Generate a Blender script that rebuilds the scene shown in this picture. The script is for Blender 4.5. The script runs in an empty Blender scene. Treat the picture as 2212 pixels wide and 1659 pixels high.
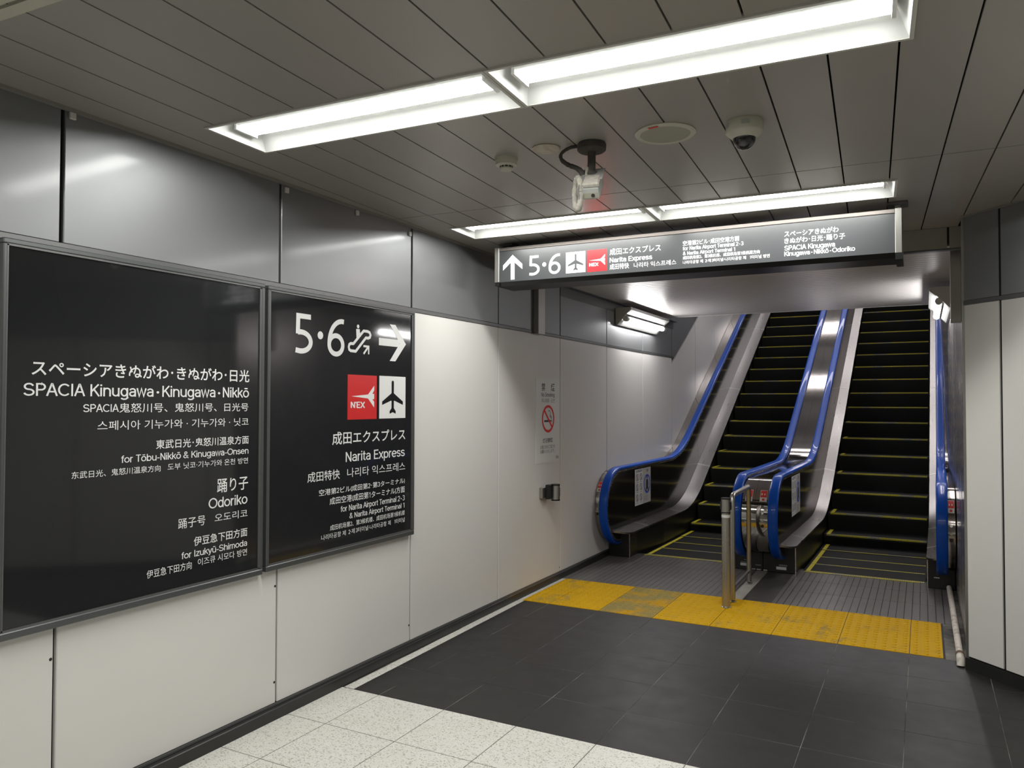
import bpy, bmesh, math, random
from mathutils import Vector, Matrix
random.seed(7)
C = bpy.context.scene.collection
sc = bpy.context.scene

# ------------------------------------------------------------------ camera
FPX, YAW, PITCH, ROLL = 1660.065, 0.49165, 0.02383, 0.00184
CX, CH = 2.74, 1.5
f = Vector((-math.sin(YAW)*math.cos(PITCH), math.cos(YAW)*math.cos(PITCH), math.sin(PITCH)))
r0 = Vector((math.cos(YAW), math.sin(YAW), 0)); u0 = r0.cross(f)
rr = math.cos(ROLL)*r0 + math.sin(ROLL)*u0; uu = -math.sin(ROLL)*r0 + math.cos(ROLL)*u0
cam = bpy.data.cameras.new('camera'); cam.sensor_width = 36; cam.lens = FPX*36/2212; cam.clip_start = .02
co = bpy.data.objects.new('camera', cam); C.objects.link(co)
co.matrix_world = Matrix(((rr.x, uu.x, -f.x, CX), (rr.y, uu.y, -f.y, 0), (rr.z, uu.z, -f.z, CH), (0, 0, 0, 1)))
sc.camera = co
# ------------------------------------------------------------------ world and view
w = bpy.data.worlds.new('world'); sc.world = w; w.use_nodes = True
w.node_tree.nodes['Background'].inputs[0].default_value = (.8, .85, 1, 1)
w.node_tree.nodes['Background'].inputs[1].default_value = 0.0
sc.view_settings.view_transform = 'Standard'; sc.view_settings.look = 'None'
sc.view_settings.exposure = 0.0; sc.view_settings.gamma = 1; sc.view_settings.use_curve_mapping = False
sc.cycles.use_denoising = True
TUBE_E = 54.0        # ceiling tubes
WALL_E = 68.0        # wall lamps by the escalators
SHAFT_E = 14.0       # lamps over the escalators

# ------------------------------------------------------------------ materials
def mat(name, col, rough=.5, metal=0, spec=.5, emit=None, es=1, coat=0):
    m = bpy.data.materials.new(name); m.use_nodes = True
    b = m.node_tree.nodes['Principled BSDF']
    b.inputs['Base Color'].default_value = (*col, 1); b.inputs['Roughness'].default_value = rough
    b.inputs['Metallic'].default_value = metal; b.inputs['Specular IOR Level'].default_value = spec
    b.inputs['Coat Weight'].default_value = coat
    if emit:
        b.inputs['Emission Color'].default_value = (*emit, 1); b.inputs['Emission Strength'].default_value = es
    return m
class N:
    def __init__(s, m): s.m = m; s.t = m.node_tree; s.b = s.t.nodes['Principled BSDF']
    def n(s, typ, **kw):
        k = s.t.nodes.new(typ)
        for a, v in kw.items(): setattr(k, a, v)
        return k
    def l(s, a, b): s.t.links.new(a, b)
    def pos(s, scale=(1, 1, 1)):
        g = s.n('ShaderNodeNewGeometry'); mp = s.n('ShaderNodeMapping'); s.l(g.outputs['Position'], mp.inputs[0])
        mp.inputs['Scale'].default_value = scale; return mp.outputs[0]
    def noise(s, scale, detail=3, rough=.5, vec=None, dist=0):
        k = s.n('ShaderNodeTexNoise'); k.inputs['Scale'].default_value = scale; k.inputs['Detail'].default_value = detail
        k.inputs['Roughness'].default_value = rough; k.inputs['Distortion'].default_value = dist
        s.l(vec if vec is not None else s.pos(), k.inputs['Vector']); return k.outputs['Fac']
    def ramp(s, fac, stops):
        k = s.n('ShaderNodeValToRGB'); e = k.color_ramp.elements
        while len(e) < len(stops): e.new(.5)
        for q, (p, c) in zip(e, stops): q.position = p; q.color = (*c, 1) if len(c) == 3 else c
        s.l(fac, k.inputs[0]); return k.outputs[0]
    def mix(s, fac, a, b):
        k = s.n('ShaderNodeMix', data_type='RGBA')
        for i, v in ((0, fac), (6, a), (7, b)):
            if isinstance(v, (int, float)): k.inputs[i].default_value = v
            elif isinstance(v, tuple): k.inputs[i].default_value = (*v, 1)
            else: s.l(v, k.inputs[i])
        return k.outputs[2]
    def math(s, op, a, b=0, clamp=False):
        k = s.n('ShaderNodeMath', operation=op); k.use_clamp = clamp
        for i, v in ((0, a), (1, b)):
            if isinstance(v, (int, float)): k.inputs[i].default_value = v
            else: s.l(v, k.inputs[i])
        return k.outputs[0]
    def sep(s, vec):
        k = s.n('ShaderNodeSeparateXYZ'); s.l(vec, k.inputs[0]); return k.outputs
    def col(s, o): s.l(o, s.b.inputs['Base Color'])
    def rough(s, o): s.l(o, s.b.inputs['Roughness'])
    def bump(s, h, strength=.2, dist=.01):
        k = s.n('ShaderNodeBump'); k.inputs['Strength'].default_value = strength; k.inputs['Distance'].default_value = dist
        s.l(h, k.inputs['Height']); s.l(k.outputs[0], s.b.inputs['Normal'])
    def r2(s, fac, a, b):
        k = s.n('ShaderNodeMapRange'); s.l(fac, k.inputs[0]); k.inputs[3].default_value = a; k.inputs[4].default_value = b; return k.outputs[0]

M = {}
# white enamel wall panels, faint soiling towards the floor edge
m = M['white_panel'] = mat('white_panel', (.60, .585, .56), .34, 0, .5); n = N(m)
a = n.noise(1.2, 4); n.col(n.mix(n.r2(a, .1, .9), (.63, .615, .59), (.555, .54, .515)))
n.rough(n.r2(n.noise(3, 3), .28, .42))
m = M['grey_panel'] = mat('grey_panel', (.27, .275, .28), .34, .7, .5, coat=.22); m.node_tree.nodes['Principled BSDF'].inputs['Coat Roughness'].default_value = .13; n = N(m)
n.col(n.mix(n.noise(.8, 2), (.225, .23, .235), (.20, .205, .21))); n.rough(n.r2(n.noise(2.5, 4), .46, .54))
m = M['ceiling_panel'] = mat('ceiling_panel', (.33, .31, .28), .38, .3, .5); n = N(m)
n.col(n.mix(n.noise(.9, 2), (.38, .358, .325), (.335, .318, .29))); n.rough(n.r2(n.noise(2, 3), .34, .44))
M['dark_gap'] = mat('dark_gap', (.012, .012, .012), .7)
M['trim_grey'] = mat('trim_grey', (.13, .13, .13), .4, .6)
M['cornice'] = mat('cornice', (.23, .22, .20), .4, .2)
m = M['skirting'] = mat('skirting', (.012, .012, .011), .32); n = N(m); n.rough(n.r2(n.noise(6, 3), .25, .5))
m = M['dark_tile'] = mat('dark_tile', (.040, .038, .037), .42, 0, .4); n = N(m)
oi = n.n('ShaderNodeObjectInfo')
c1 = n.mix(n.noise(2.2, 4), (.0165, .0155, .0147), (.012, .0115, .0112))
n.col(n.mix(oi.outputs['Random'], c1, n.mix(.5, c1, (.014, .0132, .0128))))
n.rough(n.r2(n.noise(8, 5), .36, .55)); n.bump(n.noise(260, 2), .06, .002)
m = M['light_grout'] = mat('light_grout', (.16, .15, .14), .8); n = N(m); n.col(n.ramp(n.noise(2.6, 3, .6), [(.42, (.02, .019, .018)), (.62, (.20, .19, .175))]))
M['dark_grout'] = mat('dark_grout', (.10, .092, .08), .8)
m = M['terrazzo'] = mat('terrazzo', (.6, .6, .56), .38, 0, .4); n = N(m)
def chips(scale, th, rnd):
    v = n.n('ShaderNodeTexVoronoi'); v.inputs['Scale'].default_value = scale
    mp = n.n('ShaderNodeMapping'); n.l(n.n('ShaderNodeNewGeometry').outputs['Position'], mp.inputs[0])
    mp.inputs['Scale'].default_value = (1, 1.35, 1); mp.inputs['Rotation'].default_value = (0, 0, rnd)
    nz = n.n('ShaderNodeTexNoise'); nz.inputs['Scale'].default_value = 60; n.l(mp.outputs[0], nz.inputs['Vector'])
    mx = n.n('ShaderNodeVectorMath', operation='MULTIPLY_ADD'); n.l(nz.outputs['Color'], mx.inputs[0]); mx.inputs[1].default_value = (.012, .012, .012); n.l(mp.outputs[0], mx.inputs[2])
    n.l(mx.outputs[0], v.inputs['Vector'])
    s = n.sep(v.outputs['Color'])
    size = n.math('MULTIPLY', s[0], th)
    on = n.math('LESS_THAN', v.outputs['Distance'], size)
    pick = n.math('GREATER_THAN', s[1], .28)
    return n.math('MULTIPLY', on, pick), s[2]
k1, s1 = chips(84, .50, .4); k2, s2 = chips(150, .48, 1.1)
base = n.mix(n.noise(30, 4), (.66, .655, .62), (.56, .555, .52))
base = n.mix(n.noise(3, 2), base, (.56, .555, .50))
cc = n.ramp(s1, [(0, (.20, .185, .155)), (.25, (.31, .295, .26)), (.5, (.38, .365, .325)), (.7, (.40, .35, .29)), (.85, (.70, .69, .65)), (1, (.74, .73, .69))])
x1 = n.mix(k1, base, cc); x2 = n.mix(k2, x1, n.ramp(s2, [(0, (.19, .175, .145)), (1, (.40, .38, .34))]))
n.col(x2)
m = M['tactile'] = mat('tactile', (.62, .40, .012), .62, 0, .12); n = N(m)
g = n.sep(n.pos())
# worn grey foot-lanes: noise blotches
w1 = n.ramp(n.noise(2.6, 3, .55), [(.52, (0, 0, 0)), (.66, (1, 1, 1))])
w2 = n.ramp(n.noise(9, 4, .6, n.pos((1.9, .8, 1))), [(.45, (0, 0, 0)), (.6, (1, 1, 1))])
wf = n.math('MULTIPLY', w1, w2); wf = n.math('MULTIPLY', wf, .75)
n.col(n.mix(wf, n.mix(n.noise(3, 4), (.58, .335, .001), (.48, .27, .001)), (.24, .19, .06)))
M['tactile_worn'] = m2 = mat('tactile_worn', (.36, .31, .12), .62, 0, .12); n = N(m2)
n.col(n.mix(n.ramp(n.noise(4, 4, .6), [(.47, (0, 0, 0)), (.62, (1, 1, 1))]), (.27, .21, .065), (.48, .26, .003)))
m = M['grooved_plate'] = mat('grooved_plate', (.15, .14, .135), .33, .35, .5); n = N(m)
g = n.sep(n.pos()); fr = n.math('FRACT', n.math('MULTIPLY', g[0], 20)); gl = n.math('LESS_THAN', fr, .10)
fr2 = n.math('FRACT', n.math('MULTIPLY', g[0], 100)); gl2 = None
basec = n.mix(n.noise(2, 3), (.19, .175, .168), (.145, .135, .13))
n.col(n.mix(gl, basec, (.012, .012, .012))); n.rough(n.r2(n.noise(4, 3), .28, .42))
n.bump(n.math('SUBTRACT', 1, gl), .5, .003)
m = M['smooth_plate'] = mat('smooth_plate', (.065, .06, .058), .38, .3, .5); n = N(m); n.rough(n.r2(n.noise(5, 4), .3, .5))
m = M['concrete'] = mat('concrete', (.30, .285, .255), .75); n = N(m); n.col(n.mix(n.noise(7, 5), (.36, .34, .30), (.22, .205, .185)))
def steel(name, col, lo, hi, sc_=(2, .5, 40)):
    m = mat(name, col, lo, 1, .5); n = N(m); nz = n.noise(6, 4, .6, n.pos(sc_)); n.rough(n.r2(nz, lo, hi)); return m
M['steel'] = steel('steel', (.50, .48, .46), .20, .32)
M['brushed'] = steel('brushed', (.31, .295, .285), .24, .34, (8, .6, .6))
M['polished'] = steel('polished', (.40, .375, .355), .05, .10)
M['dull_steel'] = steel('dull_steel', (.42, .41, .38), .28, .42)
M['alu'] = mat('alu', (.46, .45, .42), .35, .85)
M['rail_brown'] = mat('rail_brown', (.17, .15, .135), .5, .3)
M['black_paint'] = mat('black_paint', (.008, .008, .008), .35)
M['black_matte'] = mat('black_matte', (.010, .010, .010), .6)
m = M['dark_glass'] = mat('dark_glass', (.012, .011, .009), .12, 0, .5)
m = M['rail'] = mat('rail', (.003, .075, .44), .36, 0, .15, coat=.3); n = N(m); n.col(n.mix(n.noise(4, 2), (.002, .075, .46), (.002, .06, .38)))
m = M['step'] = mat('step', (.012, .012, .012), .6, .0, .2); n = N(m)
g = n.sep(n.pos()); fr = n.math('FRACT', n.math('MULTIPLY', g[0], 110)); n.bump(n.math('LESS_THAN', fr, .5), .5, .004)
n.col(n.mix(n.noise(5, 3), (.010, .010, .0095), (.006, .0065, .0065)))
m = M['step_edge'] = mat('step_edge', (.62, .56, .02), .45); n = N(m)
g = n.sep(n.pos()); teeth = n.math('LESS_THAN', n.math('FRACT', n.math('MULTIPLY', g[0], 74)), .30)
oi = n.n('ShaderNodeObjectInfo'); vv = n.n('ShaderNodeCombineXYZ'); n.l(g[0], vv.inputs[0]); n.l(n.math('MULTIPLY', oi.outputs['Random'], 40), vv.inputs[1])
wear = n.ramp(n.noise(4.5, 3, .6, vv.outputs[0]), [(.50, (0, 0, 0)), (.60, (1, 1, 1))])
yc = n.mix(n.noise(30, 2), (.60, .52, .02), (.42, .37, .02))
n.col(n.mix(n.math('MULTIPLY', teeth, .8), n.mix(n.math('MULTIPLY', wear, .85), yc, (.24, .25, .26)), (.02, .02, .02)))
M['side_yellow'] = mat('side_yellow', (.58, .50, .02), .45)
M['lamp_white'] = mat('lamp_white', (.80, .81, .79), .35)
M['lamp_frame'] = mat('lamp_frame', (.52, .51, .47), .4)
M['wall_reflector'] = mat('wall_reflector', (.26, .26, .25), .4)
M['reflector'] = mat('reflector', (.62, .63, .61), .4)
M['tube'] = mat('tube', (.9, .9, .9), .3, emit=(1, 1, .96), es=TUBE_E)
M['wall_tube'] = mat('wall_tube', (.9, .9, .9), .3, emit=(1, .985, .98), es=WALL_E)
M['shaft_tube'] = mat('shaft_tube', (.9, .9, .9), .3, emit=(1, .95, .96), es=SHAFT_E)
M['beige_box'] = mat('beige_box', (.40, .39, .35), .45)
M['sign_black'] = mat('sign_black', (.014, .0145, .0155), .06, 0, .5)
M['hang_black'] = mat('hang_black', (.050, .053, .056), .30, 0, .6)
M['sign_white'] = mat('sign_white', (.66, .66, .65), .35)
M['hang_white'] = mat('hang_white', (.90, .90, .90), .35)
M['sign_red'] = mat('sign_red', (.52, .02, .02), .3)
M['hang_red'] = mat('hang_red', (.80, .02, .025), .3)
M['print_black'] = mat('print_black', (.02, .02, .02), .5)
M['print_grey'] = mat('print_grey', (.16, .16, .16), .5)
M['paper'] = mat('paper', (.62, .62, .61), .4)
M['paper_grey'] = mat('paper_grey', (.42, .41, .40), .4)
M['print_blue'] = mat('print_blue', (.01, .06, .50), .4)
M['print_red'] = mat('print_red', (.62, .03, .02), .4)
M['frame'] = mat('frame', (.10, .105, .105), .38, .6)
M['cream'] = mat('cream', (.46, .44, .36), .45)
m = M['stained_cream'] = mat('stained_cream', (.46, .44, .36), .5); n = N(m); n.col(n.mix(n.ramp(n.noise(14, 3, .5, n.pos((3, 1, 1))), [(.42, (0, 0, 0)), (.6, (1, 1, 1))]), (.44, .42, .33), (.40, .32, .25)))
M['mesh_cream'] = mat('mesh_cream', (.30, .295, .235), .6)
m = M['dusty_brown'] = mat('dusty_brown', (.05, .042, .036), .85); n = N(m); n.col(n.mix(n.noise(40, 4), (.028, .024, .02), (.085, .075, .065)))
m = M['dust'] = mat('dust', (.34, .32, .27), .95); n = N(m); n.col(n.mix(n.noise(60, 4), (.42, .40, .35), (.20, .185, .155)))
M['cam_grey'] = mat('cam_grey', (.33, .34, .32), .5)
M['plastic'] = mat('plastic', (.25, .245, .235), .3)
M['dome_glass'] = mat('dome_glass', (.02, .02, .02), .05, 0, .6)
M['soffit'] = mat('soffit', (.60, .57, .555), .38, .4)
M['cladding'] = steel('cladding', (.58, .54, .52), .20, .32, (1, 1, .3))
m = M['old_pipe'] = mat('old_pipe', (.55, .52, .46), .5); n = N(m); n.col(n.mix(n.ramp(n.noise(18, 4), [(.5, (0, 0, 0)), (.75, (1, 1, 1))]), (.58, .54, .49), (.30, .25, .20)))
M['rust'] = mat('rust', (.12, .07, .045), .8)
M['board'] = mat('board', (.26, .24, .20), .5)
M['yellow_post'] = m = mat('yellow_post', (.40, .38, .34), .26, .85); n = N(m)
gz = n.sep(n.pos())[2]; n.rough(n.r2(n.noise(20, 4), .2, .4))

# ------------------------------------------------------------------ mesh building
class MB:
    def __init__(s): s.v = []; s.f = []
    def add(s, vs, fs):
        o = len(s.v); s.v += [tuple(p) for p in vs]; s.f += [tuple(o+i for i in q) for q in fs]
    def box(s, x0, x1, y0, y1, z0, z1):
        s.add([(x, y, z) for z in (z0, z1) for y in (y0, y1) for x in (x0, x1)],
              [(0, 2, 3, 1), (4, 5, 7, 6), (0, 1, 5, 4), (2, 6, 7, 3), (0, 4, 6, 2), (1, 3, 7, 5)]); return s
    def prism(s, pts, d0, d1, axis='x'):
        """polygon pts=(a,b) extruded along axis from d0 to d1. axis x: (y,z); y: (x,z); z: (x,y)"""
        mk = {'x': lambda a, b, d: (d, a, b), 'y': lambda a, b, d: (a, d, b), 'z': lambda a, b, d: (a, b, d)}[axis]
        k = len(pts); s.add([mk(a, b, d0) for a, b in pts] + [mk(a, b, d1) for a, b in pts],
                            [tuple(range(k))[::-1], tuple(range(k, 2*k))] + [(i, (i+1) % k, k+(i+1) % k, k+i) for i in range(k)]); return s
    def ring(s, rings, closed=True, caps=True):
        o = len(s.v); k = len(rings[0])
        for r in rings: s.v += [tuple(p) for p in r]
        for j in range(len(rings)-1):
            for i in range(k if closed else k-1):
                i2 = (i+1) % k; s.f.append((o+j*k+i, o+j*k+i2, o+(j+1)*k+i2, o+(j+1)*k+i))
        if caps and closed:
            s.f.append(tuple(o+i for i in range(k))[::-1]); s.f.append(tuple(o+(len(rings)-1)*k+i for i in range(k)))
        return s
    def tube(s, path, r, k=12):
        P = [Vector(p) for p in path]; rings = []; up = None
        for i, p in enumerate(P):
            t = (P[min(i+1, len(P)-1)]-P[max(i-1, 0)]).normalized()
            if up is None: up = t.orthogonal().normalized()
            up = (up-t*up.dot(t)).normalized(); b = t.cross(up)
            ri = r[i] if isinstance(r, (list, tuple)) else r
            rings.append([p+up*math.cos(2*math.pi*q/k)*ri+b*math.sin(2*math.pi*q/k)*ri for q in range(k)])
        return s.ring(rings)
    def lathe(s, prof, c, k=32, axis='z'):
        rings = []
        for r, h in prof:
            ring = []
            for q in range(k):
                a = 2*math.pi*q/k; x, y = r*math.cos(a), r*math.sin(a)
                ring.append((c[0]+x, c[1]+y, c[2]+h) if axis == 'z' else ((c[0]+h, c[1]+x, c[2]+y) if axis == 'x' else (c[0]+x, c[1]+h, c[2]+y)))
            rings.append(ring)
        return s.ring(rings)
def link(name, data, parent=None, mt=None):
    o = bpy.data.objects.new(name, data); C.objects.link(o)
    if mt: data.materials.append(mt)
    if parent: o.parent = parent
    return o
SKEW = 0.0
def sh(p): return (p[0]+SKEW*(p[1]-7.1), p[1], p[2])
def worldorg(o):
    v = Vector((0, 0, 0))
    while o: v += o.location; o = o.parent
    return v
def obj(name, mb, mt, parent=None, smooth=None, bevel=0, cut=None):
    org = worldorg(parent) if parent else Vector((0, 0, 0))
    me = bpy.data.meshes.new(name); me.from_pydata([tuple(Vector(sh(p))-org) for p in mb.v], [], mb.f)
    bm = bmesh.new(); bm.from_mesh(me)
    for co_, no_ in (cut or []):
        bmesh.ops.bisect_plane(bm, geom=bm.verts[:]+bm.edges[:]+bm.faces[:], plane_co=Vector(co_)-org, plane_no=Vector(no_), clear_outer=True)
        bmesh.ops.holes_fill(bm, edges=[e for e in bm.edges if e.is_boundary], sides=0)
    if bevel: bmesh.ops.bevel(bm, geom=bm.edges[:], offset=bevel, segments=1, affect='EDGES', profile=.5, clamp_overlap=True)
    bmesh.ops.recalc_face_normals(bm, faces=bm.faces[:]); bm.to_mesh(me); bm.free()
    if smooth:
        me.polygons.foreach_set('use_smooth', [True]*len(me.polygons)); me.set_sharp_from_angle(angle=math.radians(smooth))
    return link(name, me, parent, M[mt] if isinstance(mt, str) else mt)
def flatobj(name, polys, mt, parent, frame):
    """flat print: polys = list of (list of (a,b)); frame maps (a,b)->world"""
    mb = MB()
    nv = (Vector(frame(1, 0))-Vector(frame(0, 0))).cross(Vector(frame(0, 1))-Vector(frame(0, 0))).normalized()
    for i, p in enumerate(polys): p = ccw(p); mb.add([tuple(Vector(frame(a, b))+nv*((i % 7)*4e-5)) for a, b in p], [tuple(range(len(p)))])
    org = worldorg(parent); me = bpy.data.meshes.new(name)
    me.from_pydata([tuple(Vector(sh(p))-org) for p in mb.v], [], mb.f); me.validate()
    return link(name, me, parent, M[mt])
def tag(o, label, cat, group=None):
    o['label'] = label; o['category'] = cat
    if group: o['group'] = group
    return o
def thing(name, label, cat, loc, group=None):
    o = bpy.data.objects.new(name, None); C.objects.link(o); o.location = loc; o.empty_display_size = .1
    return tag(o, label, cat, group)
def struct(name, loc=(0, 0, 0)):
    o = bpy.data.objects.new(name, None); C.objects.link(o); o.location = loc; o['kind'] = 'structure'; return o
def structm(name, mb, mt, **k):
    o = obj(name, mb, mt, **k); o['kind'] = 'structure'; return o
def copy_tree(o, parent=None, dx=Vector((0, 0, 0))):
    c = o.copy(); C.objects.link(c)
    if parent is not None: c.parent = parent
    else: c.location = o.location+dx
    for ch in list(o.children): copy_tree(ch, c)
    return c

# ------------------------------------------------------------------ lettering
def arc(cx, cy, rx, ry, a0, a1, k=None):
    k = k or max(4, int(abs(a1-a0)/15)); return [(cx+rx*math.cos(math.radians(a0+(a1-a0)*i/k)), cy+ry*math.sin(math.radians(a0+(a1-a0)*i/k))) for i in range(k+1)]
def ell(cx, cy, rx, ry): return arc(cx, cy, rx, ry, 0, 360, 24)
G = {
 'O': (88, [ell(44, 50, 37, 44)]), 'C': (80, [arc(43, 50, 36, 44, 42, 318)]),
 'S': (70, [arc(34, 72, 25, 22, 15, 270)+arc(34, 28, 28, 22, 90, -165)[1:]]),
 'P': (68, [[(12, 0), (12, 100)], [(12, 94), (38, 94)]+arc(38, 71, 22, 23, 90, -90)+[(12, 48)]]),
 'A': (72, [[(5, 0), (34, 96), (38, 96), (67, 0)], [(17, 34), (55, 34)]]), 'I': (25, [[(12, 0), (12, 100)]]),
 'K': (70, [[(12, 0), (12, 100)], [(62, 100), (14, 40)], [(30, 58), (66, 0)]]),
 'N': (73, [[(12, 0), (12, 100)], [(13, 96), (60, 4)], [(61, 0), (61, 100)]]),
 'E': (64, [[(12, 0), (12, 100)], [(12, 94), (58, 94)], [(12, 52), (54, 52)], [(12, 6), (59, 6)]]),
 'T': (62, [[(2, 94), (60, 94)], [(31, 0), (31, 94)]]), 'X': (70, [[(5, 0), (62, 100)], [(5, 100), (62, 0)]]),
 'i': (21, [[(10, 0), (10, 74)], [(10, 86), (10, 100)]]), 'l': (21, [[(10, 0), (10, 100)]]),
 'n': (62, [[(10, 0), (10, 74)], arc(31, 46, 21, 22, 180, 0)+[(52, 0)]]), 'h': (62, [[(10, 0), (10, 100)], arc(31, 46, 21, 22, 180, 0)+[(52, 0)]]),
 'u': (62, [[(10, 74)]+arc(31, 28, 21, 22, 180, 360), [(52, 0), (52, 74)]]), 'm': (90, [[(10, 0), (10, 74)], arc(27, 48, 17, 20, 180, 0)+[(44, 0)], arc(61, 48, 17, 20, 180, 0)+[(78, 0)]]),
 'g': (64, [ell(31, 37, 22, 31), [(54, 74), (54, -8)]+arc(31, -8, 23, 15, 0, -160)]),
 'a': (60, [arc(29, 50, 20, 18, 165, 0)+[(49, 0)], [(49, 42), (27, 39)]+arc(27, 23, 18, 17, 90, 270)+[(36, 7), (49, 20)]]),
 'w': (76, [[(4, 74), (20, 2), (37, 72), (54, 2), (71, 74)]]), 'k': (55, [[(10, 0), (10, 100)], [(49, 74), (12, 32)], [(24, 44), (52, 0)]]),
 'o': (64, [ell(32, 37, 25, 31)]), 'ō': (64, [ell(32, 37, 25, 31), [(16, 91), (48, 91)]]), 'ū': (62, [[(10, 74)]+arc(31, 28, 21, 22, 180, 360), [(52, 0), (52, 74)], [(15, 91), (47, 91)]]),
 's': (55, [arc(27, 53, 18, 15, 15, 270)+arc(27, 22, 20, 16, 90, -165)[1:]]), 'e': (62, [[(6, 38), (56, 38)], arc(31, 37, 25, 31, 0, 318)]),
 'f': (36, [[(18, 0), (18, 82)]+arc(30, 82, 12, 12, 180, 90)+[(36, 94)], [(3, 68), (34, 68)]]), 'r': (39, [[(10, 0), (10, 74)], arc(32, 45, 22, 23, 180, 85)]),
 't': (36, [[(16, 96), (16, 18)]+arc(28, 18, 12, 12, 180, 270)+[(34, 6)], [(2, 68), (33, 68)]]),
 'b': (64, [[(10, 0), (10, 100)], ell(33, 37, 22, 31)]), 'd': (64, [[(54, 0), (54, 100)], ell(31, 37, 22, 31)]), 'p': (64, [[(10, -28), (10, 74)], ell(33, 37, 22, 31)]),
 'x': (56, [[(5, 74), (50, 0)], [(50, 74), (5, 0)]]), 'y': (56, [[(5, 74), (29, 4)], [(52, 74), (28, 0), (22, -16), (8, -22)]]), 'z': (54, [[(5, 68), (46, 68), (7, 6), (50, 6)]]),
 '-': (38, [[(4, 34), (34, 34)]]), ' ': (30, []), "'": (16, [[(8, 80), (8, 100)]]),
 '&': (72, [[(66, 0), (20, 64)]+arc(33, 79, 15, 15, 225, -45)+[(22, 46)]+arc(28, 26, 21, 20, 120, 330)+[(62, 44)]]),
 '1': (58, [[(36, 0), (36, 100)], [(36, 94), (14, 78)]]), '2': (62, [arc(31, 69, 23, 25, 170, -30)+[(9, 6), (58, 6)]]),
 '3': (62, [arc(30, 72, 21, 22, 160, -90)+arc(30, 28, 24, 22, 90, -160)[1:]]),
 '5': (64, [[(55, 94), (13, 94), (12, 49)], arc(22, 30, 33, 24, 108, -104, 24)+[(5, 8)]]),
 '6': (66, [arc(57, 32, 49, 62, 82, 182, 18), arc(34, 30, 26, 24.5, 0, 360, 36)]),
 '(': (28, [arc(46, 38, 34, 66, 130, 230)]), ')': (28, [arc(-18, 38, 34, 66, 50, -50)]),
}
LAT = set(G)
def ccw(p):
    return p if sum(p[i][0]*p[(i+1) % len(p)][1]-p[(i+1) % len(p)][0]*p[i][1] for i in range(len(p))) > 0 else p[::-1]
def ribbon(pts, wd):
    closed = len(pts) > 3 and (Vector(pts[0])-Vector(pts[-1])).length < 1e-3
    P = [Vector(p) for p in pts]
    if closed: P = P[:-1]
    k = len(P); L = []; R_ = []
    for i in range(k):
        a = P[(i-1) % k] if closed or i > 0 else None; b = P[(i+1) % k] if closed or i < k-1 else None
        d1 = (P[i]-a).normalized() if a is not None else None; d2 = (b-P[i]).normalized() if b is not None else None
        if d1 is None: d1 = d2
        if d2 is None: d2 = d1
        n1 = Vector((-d1.y, d1.x)); n2 = Vector((-d2.y, d2.x)); nn = n1+n2
        if nn.length < 1e-4: nn = n1
        nn.normalize(); s = wd/2/max(.45, nn.dot(n1)); L.append(P[i]+nn*s); R_.append(P[i]-nn*s)
    out = []
    for i in range(k if closed else k-1):
        j = (i+1) % k; out.append([tuple(L[i]), tuple(R_[i]), tuple(R_[j]), tuple(L[j])])
    return out
def dot(cx, cy, r, k=16): return [(cx+r*math.cos(2*math.pi*i/k), cy+r*math.sin(2*math.pi*i/k)) for i in range(k)]
def cjk(s, bold):
    c = bpy.data.curves.new('glyphs', 'FONT'); c.body = s; c.size = 100; c.offset = bold*100; c.resolution_u = 3
    o = bpy.data.objects.new('glyphs', c); C.objects.link(o)
    dg = bpy.context.evaluated_depsgraph_get(); dg.update()
    me = o.evaluated_get(dg).to_mesh()
    vs = [(v.co.x, v.co.y) for v in me.vertices]; fs = [tuple(p.vertices) for p in me.polygons]
    o.evaluated_get(dg).to_mesh_clear(); bpy.data.objects.remove(o); bpy.data.curves.remove(c)
    return vs, fs
def layout(s, weight, bold, latscale):
    """-> verts, faces (2D); Latin, figures and middle dots drawn as strokes, the rest as font glyphs"""
    V = []; F = []; x = 0; i = 0
    def addp(polys, sx, ox, d=0):
        for p in polys:
            p = ccw(p); o = len(V); V.extend([(a*sx+ox, b*sx, d) for a, b in p]); F.append(tuple(range(o, o+len(p))))
    while i < len(s):
        ch = s[i]
        if ch == '・':
            addp([dot(30, 40/latscale, 11)], latscale, x); x += 60*latscale; i += 1; continue
        if ch in LAT:
            adv, st = G[ch]
            for qi, q in enumerate(st): addp(ribbon(q, weight), latscale, x, 6e-5*qi)
            x += adv*latscale; i += 1; continue
        j = i
        while j < len(s) and (s[j] not in LAT or (s[j] == ' ' and latscale < .9)) and s[j] != '・': j += 1
        run = s[i:j]; vs, fs = cjk(run, bold)
        o = len(V); V.extend([(a+x, b, 0) for a, b in vs]); F.extend([tuple(o+q for q in p) for p in fs])
        adv = 0
        for chh in run: adv += 34 if chh in ' ·' else 100
        x += max(adv if '\u3000' not in run else adv, max((a for a, b in vs), default=0)+4); i = j
    return V, F
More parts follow.
